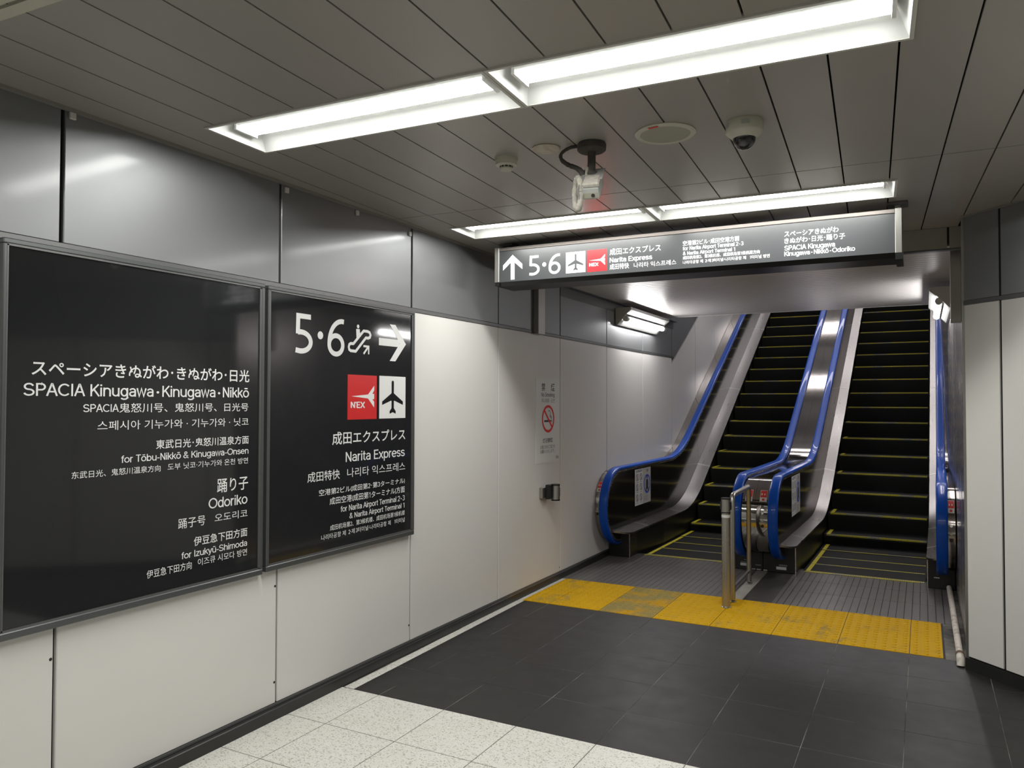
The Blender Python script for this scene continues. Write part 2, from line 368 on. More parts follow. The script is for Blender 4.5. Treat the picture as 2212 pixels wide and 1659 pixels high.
def text(s, box, mt, parent, frame, weight=12, bold=.006, caps=False, name='lettering'):
    """fit the line into box=(a0,a1,b0,b1) (two lower and two upper ends averaged)"""
    V, F = layout(s, weight, bold, 1.0 if caps else .74)
    x0 = min(v[0] for v in V); x1 = max(v[0] for v in V)
    if caps: y0, y1 = 0, 100
    else: y0 = min(v[1] for v in V); y1 = max(v[1] for v in V)
    a0, a1, b0, b1 = box; sx = (a1-a0)/(x1-x0); sy = (b1-b0)/(y1-y0)
    org = worldorg(parent); me = bpy.data.meshes.new(name)
    nv = (Vector(frame(1, 0))-Vector(frame(0, 0))).cross(Vector(frame(0, 1))-Vector(frame(0, 0))).normalized()
    me.from_pydata([tuple(Vector(sh(Vector(frame(a0+(v[0]-x0)*sx, b0+(v[1]-y0)*sy))+nv*v[2]))-org) for v in V], [], F)
    o = link(name, me, parent, M[mt]); o['kind'] = 'stuff'; return o
def nbox(v): return (v[0], v[1], (v[2]+v[4])/2, (v[3]+v[5])/2)
ARROW = [(0, .6), (.70, .6), (.39, 1), (.60, 1), (1, .5), (.6, 0), (.39, 0), (.70, .4), (0, .4)]
ARROW_P = [[(0, .6), (0, .4), (.75, .4), (.75, .6)], [(.39, 1), (.60, 1), (1, .5), (.76, .5)], [(.39, 0), (.76, .5), (1, .5), (.6, 0)]]
JET_P = [[(.123, .520), (.69, .563), (.78, .52), (.69, .472)], [(.69, .563), (.906, .769), (.906, .66), (.84, .579), (.78, .52)], [(.78, .52), (.84, .579), (.906, .579), (.906, .456), (.84, .456)], [(.69, .472), (.78, .52), (.84, .456), (.906, .40), (.906, .262)]]
def plane_polys():
    P = [[(.46, .40), (.54, .40), (.545, .86), (.525, .895), (.475, .895), (.455, .86)], [(.46, .59), (.545, .60), (.565, .585), (.895, .40), (.895, .318), (.565, .42), (.5, .40)],
         [(.54, .59), (.455, .60), (.435, .585), (.105, .40), (.105, .318), (.435, .42), (.5, .40)], [(.455, .45), (.455, .24), (.545, .24), (.545, .45)],
         [(.455, .24), (.385, .17), (.385, .107), (.5, .145), (.615, .107), (.615, .17), (.545, .24)]]
    return P
def place(polys, box): a0, a1, b0, b1 = box; return [[(a0+(a1-a0)*p, b0+(b1-b0)*q) for p, q in poly] for poly in polys]
def rect(box): a0, a1, b0, b1 = box; return [[(a0, b0), (a1, b0), (a1, b1), (a0, b1)]]
def annulus(cx, cy, rx, ry, t, k=40):
    out = []
    for i in range(k):
        a, b = 2*math.pi*i/k, 2*math.pi*(i+1)/k
        out.append([(cx+rx*math.cos(a), cy+ry*math.sin(a)), (cx+rx*math.cos(b), cy+ry*math.sin(b)), (cx+(rx-t)*math.cos(b), cy+(ry-t)*math.sin(b)), (cx+(rx-t)*math.cos(a), cy+(ry-t)*math.sin(a))])
    return out
def wallframe(x): return lambda a, b: (x, a, b)
def frontframe(y): return lambda a, b: (a, y, b)

# ------------------------------------------------------------------ floor
HCEIL = 2.567
floor = structm('floor', MB().box(-.2, 6.2, -5, 7.4, -.12, -.0010), 'light_grout')
xs = [.265+.3975*i for i in range(0, 15)]
ys_dark = [3.183, 3.58, 3.978, 4.381, 4.785, 5.205]
CW = [((3.06, 4.96, 0), (.7030, .7112, 0))]
def tile(name, x0, x1, y0, y1, mt, g=.0016, h=.0):
    return obj(name, MB().box(x0+g, x1-g, y0+g, y1-g, -.012, h), mt, floor, bevel=.0006, cut=CW if x0 > 2.9 and y1 > 4 else None)
obj('tactile_bed', MB().box(.03, 2.84, 5.206, 6.019, -.012, -.0005), 'dark_gap', floor)
XA = [None]+xs
def edge_x(y): return .100-(y-3.183)*.0185     # edge of the pale border strip along the left wall
for j in range(len(ys_dark)-1):
    y0, y1 = ys_dark[j], ys_dark[j+1]
    for i in range(len(xs)):
        if i == 0:
            mb = MB().prism([(edge_x(y0), y0+.002), (xs[0]-.0022, y0+.002), (xs[0]-.0022, y1-.002), (edge_x(y1), y1-.002)], -.012, 0, 'z'); obj('dark_tile', mb, 'dark_tile', floor, bevel=.0006)
        else:
            o = tile('dark_tile', xs[i-1], xs[i], y0, y1, 'dark_tile')
            if len(o.data.vertices) == 0: bpy.data.objects.remove(o)
# terrazzo
grout = obj('terrazzo_bed', MB().box(-.1, 6.2, -5, 3.182, -.02, -.0006), 'dark_grout', floor)
ty = [3.183-.4*i for i in range(0, 13)]
for j in range(len(ty)-1):
    xa = [0.0]+xs
    for i in range(len(xa)-1): tile('terrazzo_tile', xa[i], xa[i+1], ty[j+1], ty[j], 'terrazzo', .0019)
obj('terrazzo_strip', MB().box(0, 6.2, -5, ty[-1], -.02, 0), 'terrazzo', floor)
# pale border strip by the wall, in lengths
by = [3.185, 3.58, 3.978, 4.381, 4.785, 5.205, 5.61, 6.02, 6.6, 7.12]
for a, b in zip(by[:-1], by[1:]):
    wa = .060 if a > 3.3 else .066
    obj('border_strip', MB().prism([(edge_x(a)-wa, a+.002), (edge_x(a)-.002, a+.002), (edge_x(b)-.002, b-.001), (edge_x(b)-.058, b-.001)], -.012, 0, 'z'), 'terrazzo' if a < 6 else 'concrete', floor)
# tactile paving: two rows of yellow blocks with domes
yt = [5.207, 5.612, 6.017]
def tactile(x0, x1, y0, y1, mt):
    mb = MB().box(x0+.0018, x1-.0018, y0+.0015, y1-.0015, -.012, .003)
    nx = max(1, round((x1-x0)/.0567)); px = (x1-x0)/nx; ny = 7; py = (y1-y0)/ny
    for a in range(nx):
        for b in range(ny):
            cx, cy = x0+px*(a+.5), y0+py*(b+.5)
            rings = [[(cx+r*math.cos(q*math.pi/4), cy+r*math.sin(q*math.pi/4), z) for q in range(8)] for r, z in ((.0145, .0028), (.0115, .0072), (.006, .0082))]
            o = len(mb.v)
            for rg in rings: mb.v += rg
            for k in range(2):
                for q in range(8): mb.f.append((o+k*8+q, o+k*8+(q+1) % 8, o+(k+1)*8+(q+1) % 8, o+(k+1)*8+q))
            mb.f.append(tuple(o+16+q for q in range(8)))
    return obj('tactile_tile', mb, mt, floor, smooth=40)
tx = [.045]+[.265+.3975*i for i in range(7)]+[2.83]
for j in range(2):
    for i in range(len(tx)-1): tactile(tx[i], tx[i+1], yt[j], yt[j+1], 'tactile_worn' if (i == 2) else 'tactile')
# floor right of the yellow band, drain channel along the right wall
obj('drain_channel', MB().box(2.835, 2.95, 5.208, 6.02, -.012, -.003), 'black_matte', floor)

# ------------------------------------------------------------------ left wall
wl = struct('wall_left')
obj('backing', MB().box(-.15, -.022, -5, 19, -.1, 8), 'dark_gap', wl)
JY = [-4.87+1.09*i for i in range(6)]
JY = [-4.865, -3.775, -2.69, -1.6, -.51, .578, 1.667, 2.737, 3.822, 4.905, 5.990, 7.086, 8.18, 9.30]
ZB, ZG, ZU = .066, 2.05, 2.073
for a, b in zip(JY[:-1], JY[1:]):
    g = .0045 if a > 2 else .006
    obj('wall_panel', MB().box(-.02, 0, a+g, b-g, ZB, ZG), 'white_panel', wl, bevel=.003)
    gu = .007
    obj('upper_panel', MB().box(-.02, 0, a+gu, b-gu, ZU, HCEIL+.1), 'grey_panel', wl, bevel=.003)
YD = 9.385
for y, z in ((1.652, .585), (2.722, .62), (2.722, .165), (3.808, .16), (5.976, .10)): obj('screw', MB().lathe([(0, .0002), (.006, .0002), (.005, .0016), (0, .0016)], (0, y, z), 10, 'x'), 'dark_gap', wl)
dn = Vector((0, -.548, 1)).normalized()
for a, b in ((9.30, 10.40), (10.40, 11.50), (11.5, 12.6)):
    obj('upper_panel', MB().box(-.02, 0, a+.007, b-.007, ZU, 3.6), 'grey_panel', wl, cut=[((0, YD, ZG), -dn)])
hy = [9.30, 10.40, 11.5, 12.6, 13.7, 14.8, 15.9, 17, 18.9]
for a, b in zip(hy[:-1], hy[1:]):
    obj('wall_panel', MB().box(-.02, 0, a+.0045, b-.0045, ZB, 7.5), 'white_panel', wl, cut=[((0, YD+.02, ZG-.012), dn)])
o = structm('trim_1', MB().box(-.02, .004, -5, YD, ZG+.001, ZU-.001), 'trim_grey')
o = structm('trim_2', MB().box(-.001, .022, -5, 5.42, HCEIL-.010, HCEIL+.004), 'cornice')
# skirting: proud of the panels, a little deeper towards the viewer
structm('baseboard_left', MB().prism([(-.02, -5), (.036, -5), (.034, 2.4), (.010, 5.2), (.006, 7.13), (-.02, 7.13)], -.02, .054, 'z'), 'skirting', bevel=.003)
structm('trim_3', MB().box(-.02, .006, -5, 7.13, .055, .065), 'trim_grey')

# ------------------------------------------------------------------ ceiling (slats run 3 degrees off the wall)
CA = .0526; cu, su = math.cos(CA), math.sin(CA)
def uv(u, v, z): return (u*cu-v*su, u*su+v*cu, z)
class UB(MB):
    def ubox(s, u0, u1, v0, v1, z0, z1):
        s.add([uv(u, v, z) for z in (z0, z1) for v in (v0, v1) for u in (u0, u1)],
              [(0, 2, 3, 1), (4, 5, 7, 6), (0, 1, 5, 4), (2, 6, 7, 3), (0, 4, 6, 2), (1, 3, 7, 5)]); return s
    def upoly(s, pts): s.add([uv(*p) for p in pts], [tuple(range(len(pts)))]); return s
ceil = struct('ceiling')
obj('backing', MB().box(-.1, 6.3, -5, 5.42, HCEIL+.11, HCEIL+.2), 'dark_gap', ceil)
LU0, LU1 = .393, 2.853
ROWS = [(v-.1675, v+.1675) for v in (4.095, 2.1925, .29)]
YEND = 5.335
wn = Vector((.7030, .7112, 0)); wp = Vector((2.953, 5.063, 0))
def vcuts(v0, v1, inlamp):
    segs = [(v0, v1)]
    if inlamp:
        for a, b in ROWS:
            out = []
            for p, q in segs:
                if b <= p or a >= q: out.append((p, q))
                else:
                    if a > p: out.append((p, a))
                    if b < q: out.append((b, q))
            segs = out
    return segs
useam = [3.014+.1977*i for i in range(-18, 17)]
for a, b in zip(useam[:-1], useam[1:]):
    for v0, v1 in ((-5.2, -.195), (-.195, 3.605), (3.605, 5.9)):
        mb = UB(); g = .0032
        us = sorted({a+g, b-g} | {x for x in (LU0, LU1) if a+g < x < b-g})
        for p, q in zip(us[:-1], us[1:]):
            mid = (p+q)/2
            for c_, d_ in vcuts(v0+.003, v1-.003, LU0 < mid < LU1): mb.ubox(p, q, c_, d_, HCEIL, HCEIL+.012)
        if mb.v:
            o = obj('ceiling_panel', mb, 'ceiling_panel', ceil, cut=[((.001, 0, 0), (-1, 0, 0)), ((0, YEND, 0), (0, 1, 0))]+([(wp, wn)] if a > 3.1 else []))
            if len(o.data.vertices) == 0: bpy.data.objects.remove(o)

# ------------------------------------------------------------------ recessed fluorescent lights
def light_unit(u0, u1, v0, v1, label, group=None):
    t = thing('fluorescent_light', label, 'light', uv((u0+u1)/2, (v0+v1)/2, HCEIL), group)
    z = HCEIL-.006; fw = .012
    mb = UB()
    mb.ubox(u0, u1, v0, v0+fw, z, HCEIL+.01); mb.ubox(u0, u1, v1-fw, v1, z, HCEIL+.01)
    mb.ubox(u0, u0+fw, v0+fw, v1-fw, z, HCEIL+.01); mb.ubox(u1-fw, u1, v0+fw, v1-fw, z, HCEIL+.01)
    obj('frame', mb, 'lamp_frame', t)
    a, b, c, d = u0+fw, u1-fw, v0+fw, v1-fw; zt = HCEIL+.095; vm0, vm1 = (v0+v1)/2-.055, (v0+v1)/2+.055
    mb = UB()
    mb.upoly([(a, c, z+.002), (b, c, z+.002), (b, vm0, zt), (a, vm0, zt)]); mb.upoly([(a, vm0, zt), (b, vm0, zt), (b, vm1, zt), (a, vm1, zt)])
    mb.upoly([(a, vm1, zt), (b, vm1, zt), (b, d, z+.002), (a, d, z+.002)])
    for uu_, sgn in ((a, 1), (b, -1)):
        mb.upoly([(uu_, c, z+.002), (uu_, d, z+.002), (uu_+sgn*.05, vm1, zt), (uu_+sgn*.05, vm0, zt)])
    obj('reflector', mb, 'reflector', t)
    vm = (v0+v1)/2; zc = HCEIL+.030; hw = .056
    prof = [(vm-hw+2*hw*k/10, zc-.006*(1-((k-5)/5)**2)) for k in range(11)]
    mb = UB(); A0, A1 = u0+.060, u1-.060
    for (p0, q0), (p1, q1) in zip(prof[:-1], prof[1:]): mb.upoly([(A0, p0, q0), (A1, p0, q0), (A1, p1, q1), (A0, p1, q1)])
    o = obj('tube_diffuser', mb, 'tube', t, smooth=60)
    obj('lamp_body', UB().ubox(A0, A1, vm-hw+.001, vm+hw-.001, zc+.001, zt-.001), 'lamp_white', t)
    for uu_ in (A0-.006, A1+.006):
        obj('lamp_holder', UB().ubox(uu_-.006, uu_+.006, vm-hw-.002, vm+hw+.002, zc-.012, zt-.001), 'lamp_white', t)
    return t
UM = 1.612
light_unit(LU0, UM-.001, *ROWS[1], 'recessed ceiling light of the nearer row, the half by the left wall with dark signs')
light_unit(UM+.001, LU1, *ROWS[1], 'largest recessed ceiling light, right half of the nearer row at the top of the photo')
light_unit(LU0, UM-.001, *ROWS[0], 'recessed ceiling light above the arrow end of the hanging sign, left half of farther row')
light_unit(UM+.001, LU1, *ROWS[0], 'recessed ceiling light of the farther row, right half ending by the sign hanger')
for k in (2,):
    light_unit(LU0, UM-.001, *ROWS[k], 'recessed ceiling light in a row behind the viewpoint', 'ceiling lights behind the viewpoint')
    light_unit(UM+.001, LU1, *ROWS[k], 'recessed ceiling light in a row behind the viewpoint', 'ceiling lights behind the viewpoint')
# air slot at the upper left corner of the frame
vt = thing('air_vent', 'pale edge of a ceiling air vent in the top left corner', 'vent', uv(1.0, .98, HCEIL))
mb = UB(); mb.ubox(.30, 1.5, 1.125, 1.165, HCEIL-.008, HCEIL-.0002); mb.ubox(.30, 1.5, .80, .84, HCEIL-.008, HCEIL-.0002)
mb.ubox(.30, .34, .84, 1.125, HCEIL-.008, HCEIL-.0002); mb.ubox(1.46, 1.5, .84, 1.125, HCEIL-.008, HCEIL-.0002)
obj('vent_frame', mb, 'cream', vt)
for k in range(8): obj('slat', UB().ubox(.342, 1.458, .85+k*.035, .868+k*.035, HCEIL-.007, HCEIL-.0005), 'cream', vt)

# ------------------------------------------------------------------ things on the ceiling
t = thing('smoke_detector', 'small round white smoke detector on the ceiling, leftmost of the fittings', 'smoke detector', (1.138, 2.935, HCEIL))
obj('base', MB().lathe([(.0, 0), (.05, 0), (.05, -.014), (.0, -.014)], (1.138, 2.935, HCEIL)), 'cream', t, smooth=40)
obj('head', MB().lathe([(.0, -.012), (.047, -.014), (.046, -.030), (.030, -.034), (.028, -.036), (0, -.036)], (1.138, 2.935, HCEIL)), 'cream', t, smooth=40)
mb = MB()
for q in range(10):
    a0, a1 = q*.628, q*.628+.42
    mb.add([(1.138+r*math.cos(a), 2.935+r*math.sin(a), HCEIL-z) for a in (a0, (a0+a1)/2, a1) for r, z in ((.0295, .0335), (.0275, .046))], [(0, 1, 3, 2), (2, 3, 5, 4)])
obj('vent_slot', mb, 'print_black', t)
obj('cap', MB().lathe([(0, -.036), (.0265, -.036), (.030, -.046), (.024, -.052), (0, -.053)], (1.138, 2.935, HCEIL)), 'cream', t, smooth=40)
t = thing('ceiling_cover', 'flat round stained cream cover plate between smoke detector and box camera', 'cover plate', (1.354, 2.889, HCEIL))
obj('disc', MB().lathe([(0, 0), (.058, 0), (.060, -.004), (.055, -.008), (0, -.010)], (1.354, 2.889, HCEIL)), 'stained_cream', t, smooth=30)
t = thing('ceiling_speaker', 'large flat round ceiling speaker with a red tag on its rim', 'speaker', (1.849, 2.944, HCEIL))
cs = (1.849, 2.944, HCEIL)
obj('rim', MB().lathe([(.09, 0), (.118, 0), (.119, -.004), (.112, -.010), (.100, -.010), (.097, -.006), (.09, -.006)], cs, 48), 'cream', t, smooth=40)
obj('grille', MB().lathe([(0, -.004), (.098, -.004), (.098, -.007), (0, -.007)], cs, 48), 'mesh_cream', t)
an = math.radians(262); rx, ry = math.cos(an), math.sin(an)
mb = MB(); mb.add([(cs[0]+rx*r-ry*s_, cs[1]+ry*r+rx*s_, HCEIL-.0112) for r, s_ in ((.101, -.020), (.114, -.020), (.114, .020), (.101, .020))], [(0, 1, 2, 3)])
obj('red_tag', mb, 'print_red', t)
t = thing('dome_camera', 'white dome security camera with dark glass bubble on the ceiling', 'camera', (2.150, 2.965, HCEIL))
cd = (2.150, 2.965, HCEIL)
obj('housing', MB().lathe([(0, 0), (.066, 0), (.068, -.006), (.068, -.040), (.064, -.047), (.045, -.066), (.042, -.066), (0, -.05)], cd, 40), 'cream', t, smooth=35)
obj('bubble', MB().lathe([(.042, -.060)]+[(.042*math.cos(a), -.066-.042*math.sin(a)) for a in [i*math.pi/16 for i in range(1, 8)]]+[(.001, -.108)], cd, 32), 'dome_glass', t, smooth=60)
for q in (-.62, .62, 2.4, 3.9):
    a = -math.pi/2-.35+q; mb = MB(); pts = []
    for zz in (-.012, -.030):
        for k in range(4):
            b = a-.22+k*.147; pts.append((cd[0]+.0686*math.cos(b), cd[1]+.0686*math.sin(b), HCEIL+zz))
    mb.add(pts, [(0, 1, 5, 4), (1, 2, 6, 5), (2, 3, 7, 6)]); obj('side_cover', mb, 'cam_grey', t)
obj('lens', MB().lathe([(0, -.07), (.016, -.07), (.016, -.09), (0, -.09)], cd, 16), 'print_black', t, smooth=40)
# box camera on a bracket, furred with dust
cb = Vector((1.544, 2.925, HCEIL))
t = thing('box_camera', 'dusty boxy security camera hanging on a brown bracket with looping cable', 'camera', cb)
obj('mount_plate', MB().lathe([(0, 0), (.056, 0), (.060, -.008), (.059, -.028), (.052, -.034), (0, -.036)], cb, 28), 'dusty_brown', t, smooth=40)
obj('pole', MB().tube([cb+Vector((0, 0, -.03)), cb+Vector((0, 0, -.075)), cb+Vector((-.002, 0, -.125))], .0165, 14), 'dusty_brown', t, smooth=40)
obj('swivel', MB().tube([cb+Vector((-.012, -.006, -.118)), cb+Vector((.012, .004, -.135))], .020, 12), 'dusty_brown', t, smooth=40)
# housing local frame, pointing away from the viewer's left down the hall and tilted
fd = Vector((.10, -.52, -.45)).normalized(); sd = fd.cross(Vector((0, 0, 1))).normalized(); ud = sd.cross(fd)
def lb(mb, c, hx, hy, hz):
    c = Vector(c); vs = [c+sd*x*hx+fd*y*hy+ud*z*hz for z in (-1, 1) for y in (-1, 1) for x in (-1, 1)]
    mb.add(vs, [(0, 2, 3, 1), (4, 5, 7, 6), (0, 1, 5, 4), (2, 6, 7, 3), (0, 4, 6, 2), (1, 3, 7, 5)]); return mb
hc = cb+Vector((.010, -.012, -.180))
obj('camera_body', lb(MB(), hc, .034, .062, .026), 'cam_grey', t, bevel=.003)
hood = MB(); lb(hood, hc+ud*.036-fd*.030, .046, .050, .002); lb(hood, hc+sd*.046+fd*.004, .002, .082, .034)
obj('hood', hood, 'plastic', t, bevel=.0008)
obj('dust_cover', lb(MB(), hc+ud*.030+fd*.022-sd*.003, .035, .042, .011), 'dust', t, bevel=.006)
obj('front_plate', lb(MB(), hc+fd*.064-ud*.004, .033, .002, .022), 'cam_grey', t)
obj('front_window', lb(MB(), hc+fd*.0665-ud*.010, .028, .0012, .012), 'mesh_cream', t)
lp = hc+fd*.067-sd*.010-ud*.010
obj('lens', MB().tube([lp, lp+fd*.003], .0075, 14), 'print_black', t, smooth=40)
pts = [cb+Vector(p) for p in ((-.03, .01, -.004), (-.085, -.012, -.006), (-.125, -.02, -.026), (-.128, -.02, -.052), (-.10, -.015, -.078), (-.06, -.012, -.098), (-.035, -.012, -.125), (-.034, -.012, -.165))]
sp = []
for i in range(len(pts)-1):
    p0, p1, p2, p3 = pts[max(i-1, 0)], pts[i], pts[i+1], pts[min(i+2, len(pts)-1)]
    for q in range(5):
        k = q/5; sp.append(.5*((2*p1)+(-p0+p2)*k+(2*p0-5*p1+4*p2-p3)*k*k+(-p0+3*p1-3*p2+p3)*k**3))
sp.append(pts[-1])
obj('cable', MB().tube(sp, [.0065+.011*max(0, i-14)/len(sp)+.002*random.random() for i in range(len(sp))], 9), 'dusty_brown', t, smooth=50)
# coil of dusty lead hanging at the camera's left
base = cb+Vector((-.034, -.02, -.165))
coil = []
for i in range(49):
    a = 2*math.pi*i/48*1.0; coil.append(base+Vector((-.006+.019*math.cos(a), -.03-.016*math.cos(a), -.050+.062*math.sin(a))))
obj('cable_coil', MB().tube(coil, [.0105+.005*random.random() for _ in coil], 8), 'dust', t, smooth=60)
obj('dusty_lead', MB().tube([cb+Vector((-.014, -.012, -.10)), cb+Vector((-.016, -.016, -.14)), base+Vector((.010, -.004, 0)), base+Vector((.012, -.006, -.03))], [.007, .009, .012, .010], 9), 'dust', t, smooth=60)

# small clips on the wall top
for (y, z, lab) in ((1.697, 2.545, 'small pale clip high on the grey wall, nearest the left edge of the photo'), (2.77, 2.535, 'small pale clip by the wall joint above the right-hand black sign'),
                    (3.301, 2.54, 'small pale clip in the middle of a grey wall panel under the ceiling'), (3.792, 2.52, 'small pale clip farthest along the grey wall, beside the farther lamp end')):
    tag(obj('wall_clip', MB().box(.0005, .012, y-.012, y+.012, z-.014, z+.012), 'lamp_frame', bevel=.002), lab, 'clip')

# ------------------------------------------------------------------ wall signs
def framed(name, label, y0, y1, z0, z1, cat='sign'):
    t = thing(name, label, cat, (0.0, (y0+y1)/2, z0))
    w_ = .0125
    for k, (a0, a1, b0, b1) in enumerate(((y0, y1, z0, z0+.026), (y0, y1, z1-.018, z1), (y0, y0+.014, z0+.026, z1-.018), (y1-.018, y1, z0+.026, z1-.018))):
        mb = MB().box(.0005, .038, a0, a1, b0, b1)
        obj('frame_bar', mb, 'frame', t, bevel=.003)
    # thin inner lip makes the double line of the extrusion
    mb = MB(); i = .028
    mb.box(.0205, .0345, y0+.012, y1-.016, z0+.024, z0+.034); mb.box(.0205, .0345, y0+.012, y1-.016, z1-.025, z1-.016)
    mb.box(.0205, .0345, y0+.012, y0+.019, z0+.03, z1-.02); mb.box(.0205, .0345, y1-.028, y1-.016, z0+.03, z1-.02)
    obj('inner_lip', mb, 'trim_grey', t)
    obj('face_panel', MB().box(.001, .029, y0+.010, y1-.012, z0+.018, z1-.012), 'sign_black', t)
    return t
FR = wallframe(.0298)
s1 = framed('wall_sign', 'largest black framed wall sign, white lettering only, nearest on the left', 1.450, 2.608, .702, 2.050)
rows1 = [('スペーシアきぬがわ・きぬがわ・日光', [1.552, 2.523, 1.587, 1.64, 1.591, 1.65], 0, .012), ('SPACIA Kinugawa・Kinugawa・Nikkō', [1.526, 2.522, 1.517, 1.56, 1.522, 1.568], 1, 0),
 ('SPACIA鬼怒川号、鬼怒川号、日光号', [1.739, 2.519, 1.459, 1.493, 1.456, 1.496], 0, .002), ('스페시아 기누가와 · 기누가와 · 닛코', [1.795, 2.521, 1.393, 1.429, 1.391, 1.427], 0, 0),
 ('東武日光・鬼怒川温泉方面', [2.044, 2.523, 1.31, 1.347, 1.309, 1.347], 0, .008), ('for Tōbu-Nikkō & Kinugawa-Onsen', [1.893, 2.522, 1.266, 1.294, 1.264, 1.292], 1, 0),
 ('东武日光、鬼怒川温泉方向', [1.699, 2.066, 1.221, 1.248, 1.218, 1.244], 0, .002), ('도부 닛코·기누가와 온천 방면', [2.099, 2.52, 1.222, 1.247, 1.22, 1.249], 0, 0),
 ('踊り子', [2.348, 2.522, 1.107, 1.165, 1.1, 1.161], 0, .008), ('Odoriko', [2.304, 2.519, 1.04, 1.086, 1.039, 1.082], 1, 0),
 ('踊子号', [2.152, 2.288, .975, 1.017, .974, 1.014], 0, .002), ('오도리코', [2.337, 2.52, .981, 1.018, .976, 1.01], 0, 0),
 ('伊豆急下田方面', [2.23, 2.52, .894, .933, .89, .93], 0, .008), ('for Izukyū-Shimoda', [2.17, 2.519, .85, .879, .847, .874], 1, 0),
 ('伊豆急下田方向', [2.009, 2.221, .803, .836, .797, .83], 0, .002), ('이즈큐 시모다 방면', [2.252, 2.519, .81, .841, .802, .832], 0, 0)]
for s_, b_, caps, bold in rows1: text(s_, nbox(b_), 'sign_white', s1, FR, 12, bold, caps)
s2 = framed('wall_sign', 'black framed wall sign with figures 5 and 6, an arrow and red and white squares', 2.628, 3.807, .707, 2.047)
text('5', (2.812, 2.933, 1.740, 1.937), 'sign_white', s2, FR, 13, 0, True); text('6', (3.042, 3.174, 1.740, 1.937), 'sign_white', s2, FR, 13, 0, True)
flatobj('lettering', [dot(2.989, 1.840, .0205, 20)], 'sign_white', s2, FR)
eb = (3.199, 3.401, 1.764, 1.922)
def E_(p): return (eb[0]+(p[0]-772)/331*(eb[1]-eb[0]), eb[3]-(p[1]-265)/405*(eb[3]-eb[2]))
loop = [E_(p) for p in [(850, 540), (815, 540), (795, 556), (788, 590), (795, 625), (815, 640), (882, 642), (1022, 438), (1055, 440), (1080, 424), (1088, 392), (1075, 358), (1045, 345), (990, 345), (850, 540)]]
esc = ribbon(loop, .0155)
esc += [[(E_((913, 292))[0]+.0105*math.cos(a), E_((913, 292))[1]+.0105*math.sin(a)) for a in [k*math.pi/8 for k in range(16)]]]
esc += [[E_(p) for p in [(886, 330), (935, 326), (944, 400), (925, 430), (902, 462), (893, 470)]]]
esc += ribbon([E_((992, 668)), E_((1058, 562))], .012)+ribbon([E_((988, 559)), E_((1063, 559)), E_((1063, 668))], .011)
flatobj('pictogram', esc, 'sign_white', s2, FR)
flatobj('arrow', place(ARROW_P, (3.467, 3.724, 1.737, 1.949)), 'sign_white', s2, FR)
FR2 = wallframe(.0302); FR3 = wallframe(.0306)
rb = (3.202, 3.450, 1.4055, 1.6475); wb = (3.473, 3.722, 1.4065, 1.649)
flatobj('red_square', rect(rb), 'sign_red', s2, FR); flatobj('jet_mark', place(JET_P, rb), 'sign_white', s2, FR2)
text("N'EX", (3.228, 3.347, 1.468, 1.501), 'sign_white', s2, FR2, 17, 0, True)
flatobj('white_square', rect(wb), 'sign_white', s2, FR); flatobj('plane_mark', place(plane_polys(), wb), 'sign_black', s2, FR2)
rows2 = [('成田エクスプレス', [3.084, 3.722, 1.274, 1.348, 1.276, 1.339], 0, .010), ('Narita Express', [3.191, 3.718, 1.184, 1.24, 1.178, 1.227], 1, 0), ('成田特快', [2.904, 3.145, 1.097, 1.152, 1.095, 1.144], 0, .004),
 ('나리타 익스프레스', [3.204, 3.722, 1.104, 1.156, 1.091, 1.137], 0, 0), ('空港第2ビル(成田第2・第3ターミナル)', [2.988, 3.719, 1.022, 1.06, 1.018, 1.048], 0, .006), ('成田空港(成田第1ターミナル)方面', [3.068, 3.72, .969, 1.009, .964, 1.001], 0, .006),
 ('for Narita Airport Terminal 2・3', [3.154, 3.72, .922, .956, .919, .947], 1, 0), ('& Narita Airport Terminal 1', [3.224, 3.717, .881, .912, .874, .901], 1, 0),
 ('成田机场第2、第3候机楼、成田机场第1候机楼', [3.073, 3.721, .838, .866, .83, .86], 0, .002), ('나리타공항 제2·제3터미널·나리타공항 제1터미널', [3.007, 3.721, .798, .826, .789, .816], 0, 0)]
for s_, b_, caps, bold in rows2: text(s_, nbox(b_), 'sign_white', s2, FR, 12, bold, caps)

# no smoking notice
ns = thing('no_smoking_sign', 'white no smoking notice with a red prohibition ring on the white wall', 'sign', (0, 5.745, 1.005))
obj('sheet', MB().box(.0004, .0022, 5.517, 5.968, 1.006, 1.696), 'paper', ns)
NF = wallframe(.0026); NF2 = wallframe(.0030)
text('禁', (5.621, 5.690, 1.594, 1.658), 'print_black', ns, NF, 12, .012); text('煙', (5.800, 5.872, 1.592, 1.658), 'print_black', ns, NF, 12, .012)
text('No Smoking', (5.618, 5.872, 1.5475, 1.5795), 'print_black', ns, NF, 12, 0, True)
text('禁止吸烟', (5.622, 5.762, 1.4985, 1.532), 'print_grey', ns, NF, 12, .0); text('금연', (5.795, 5.870, 1.4985, 1.532), 'print_grey', ns, NF, 12, 0)
flatobj('red_ring', annulus(5.7465, 1.3645, .1185, .1135, .021)+ribbon([(5.672, 1.436), (5.822, 1.292)], .021), 'print_red', ns, NF2)
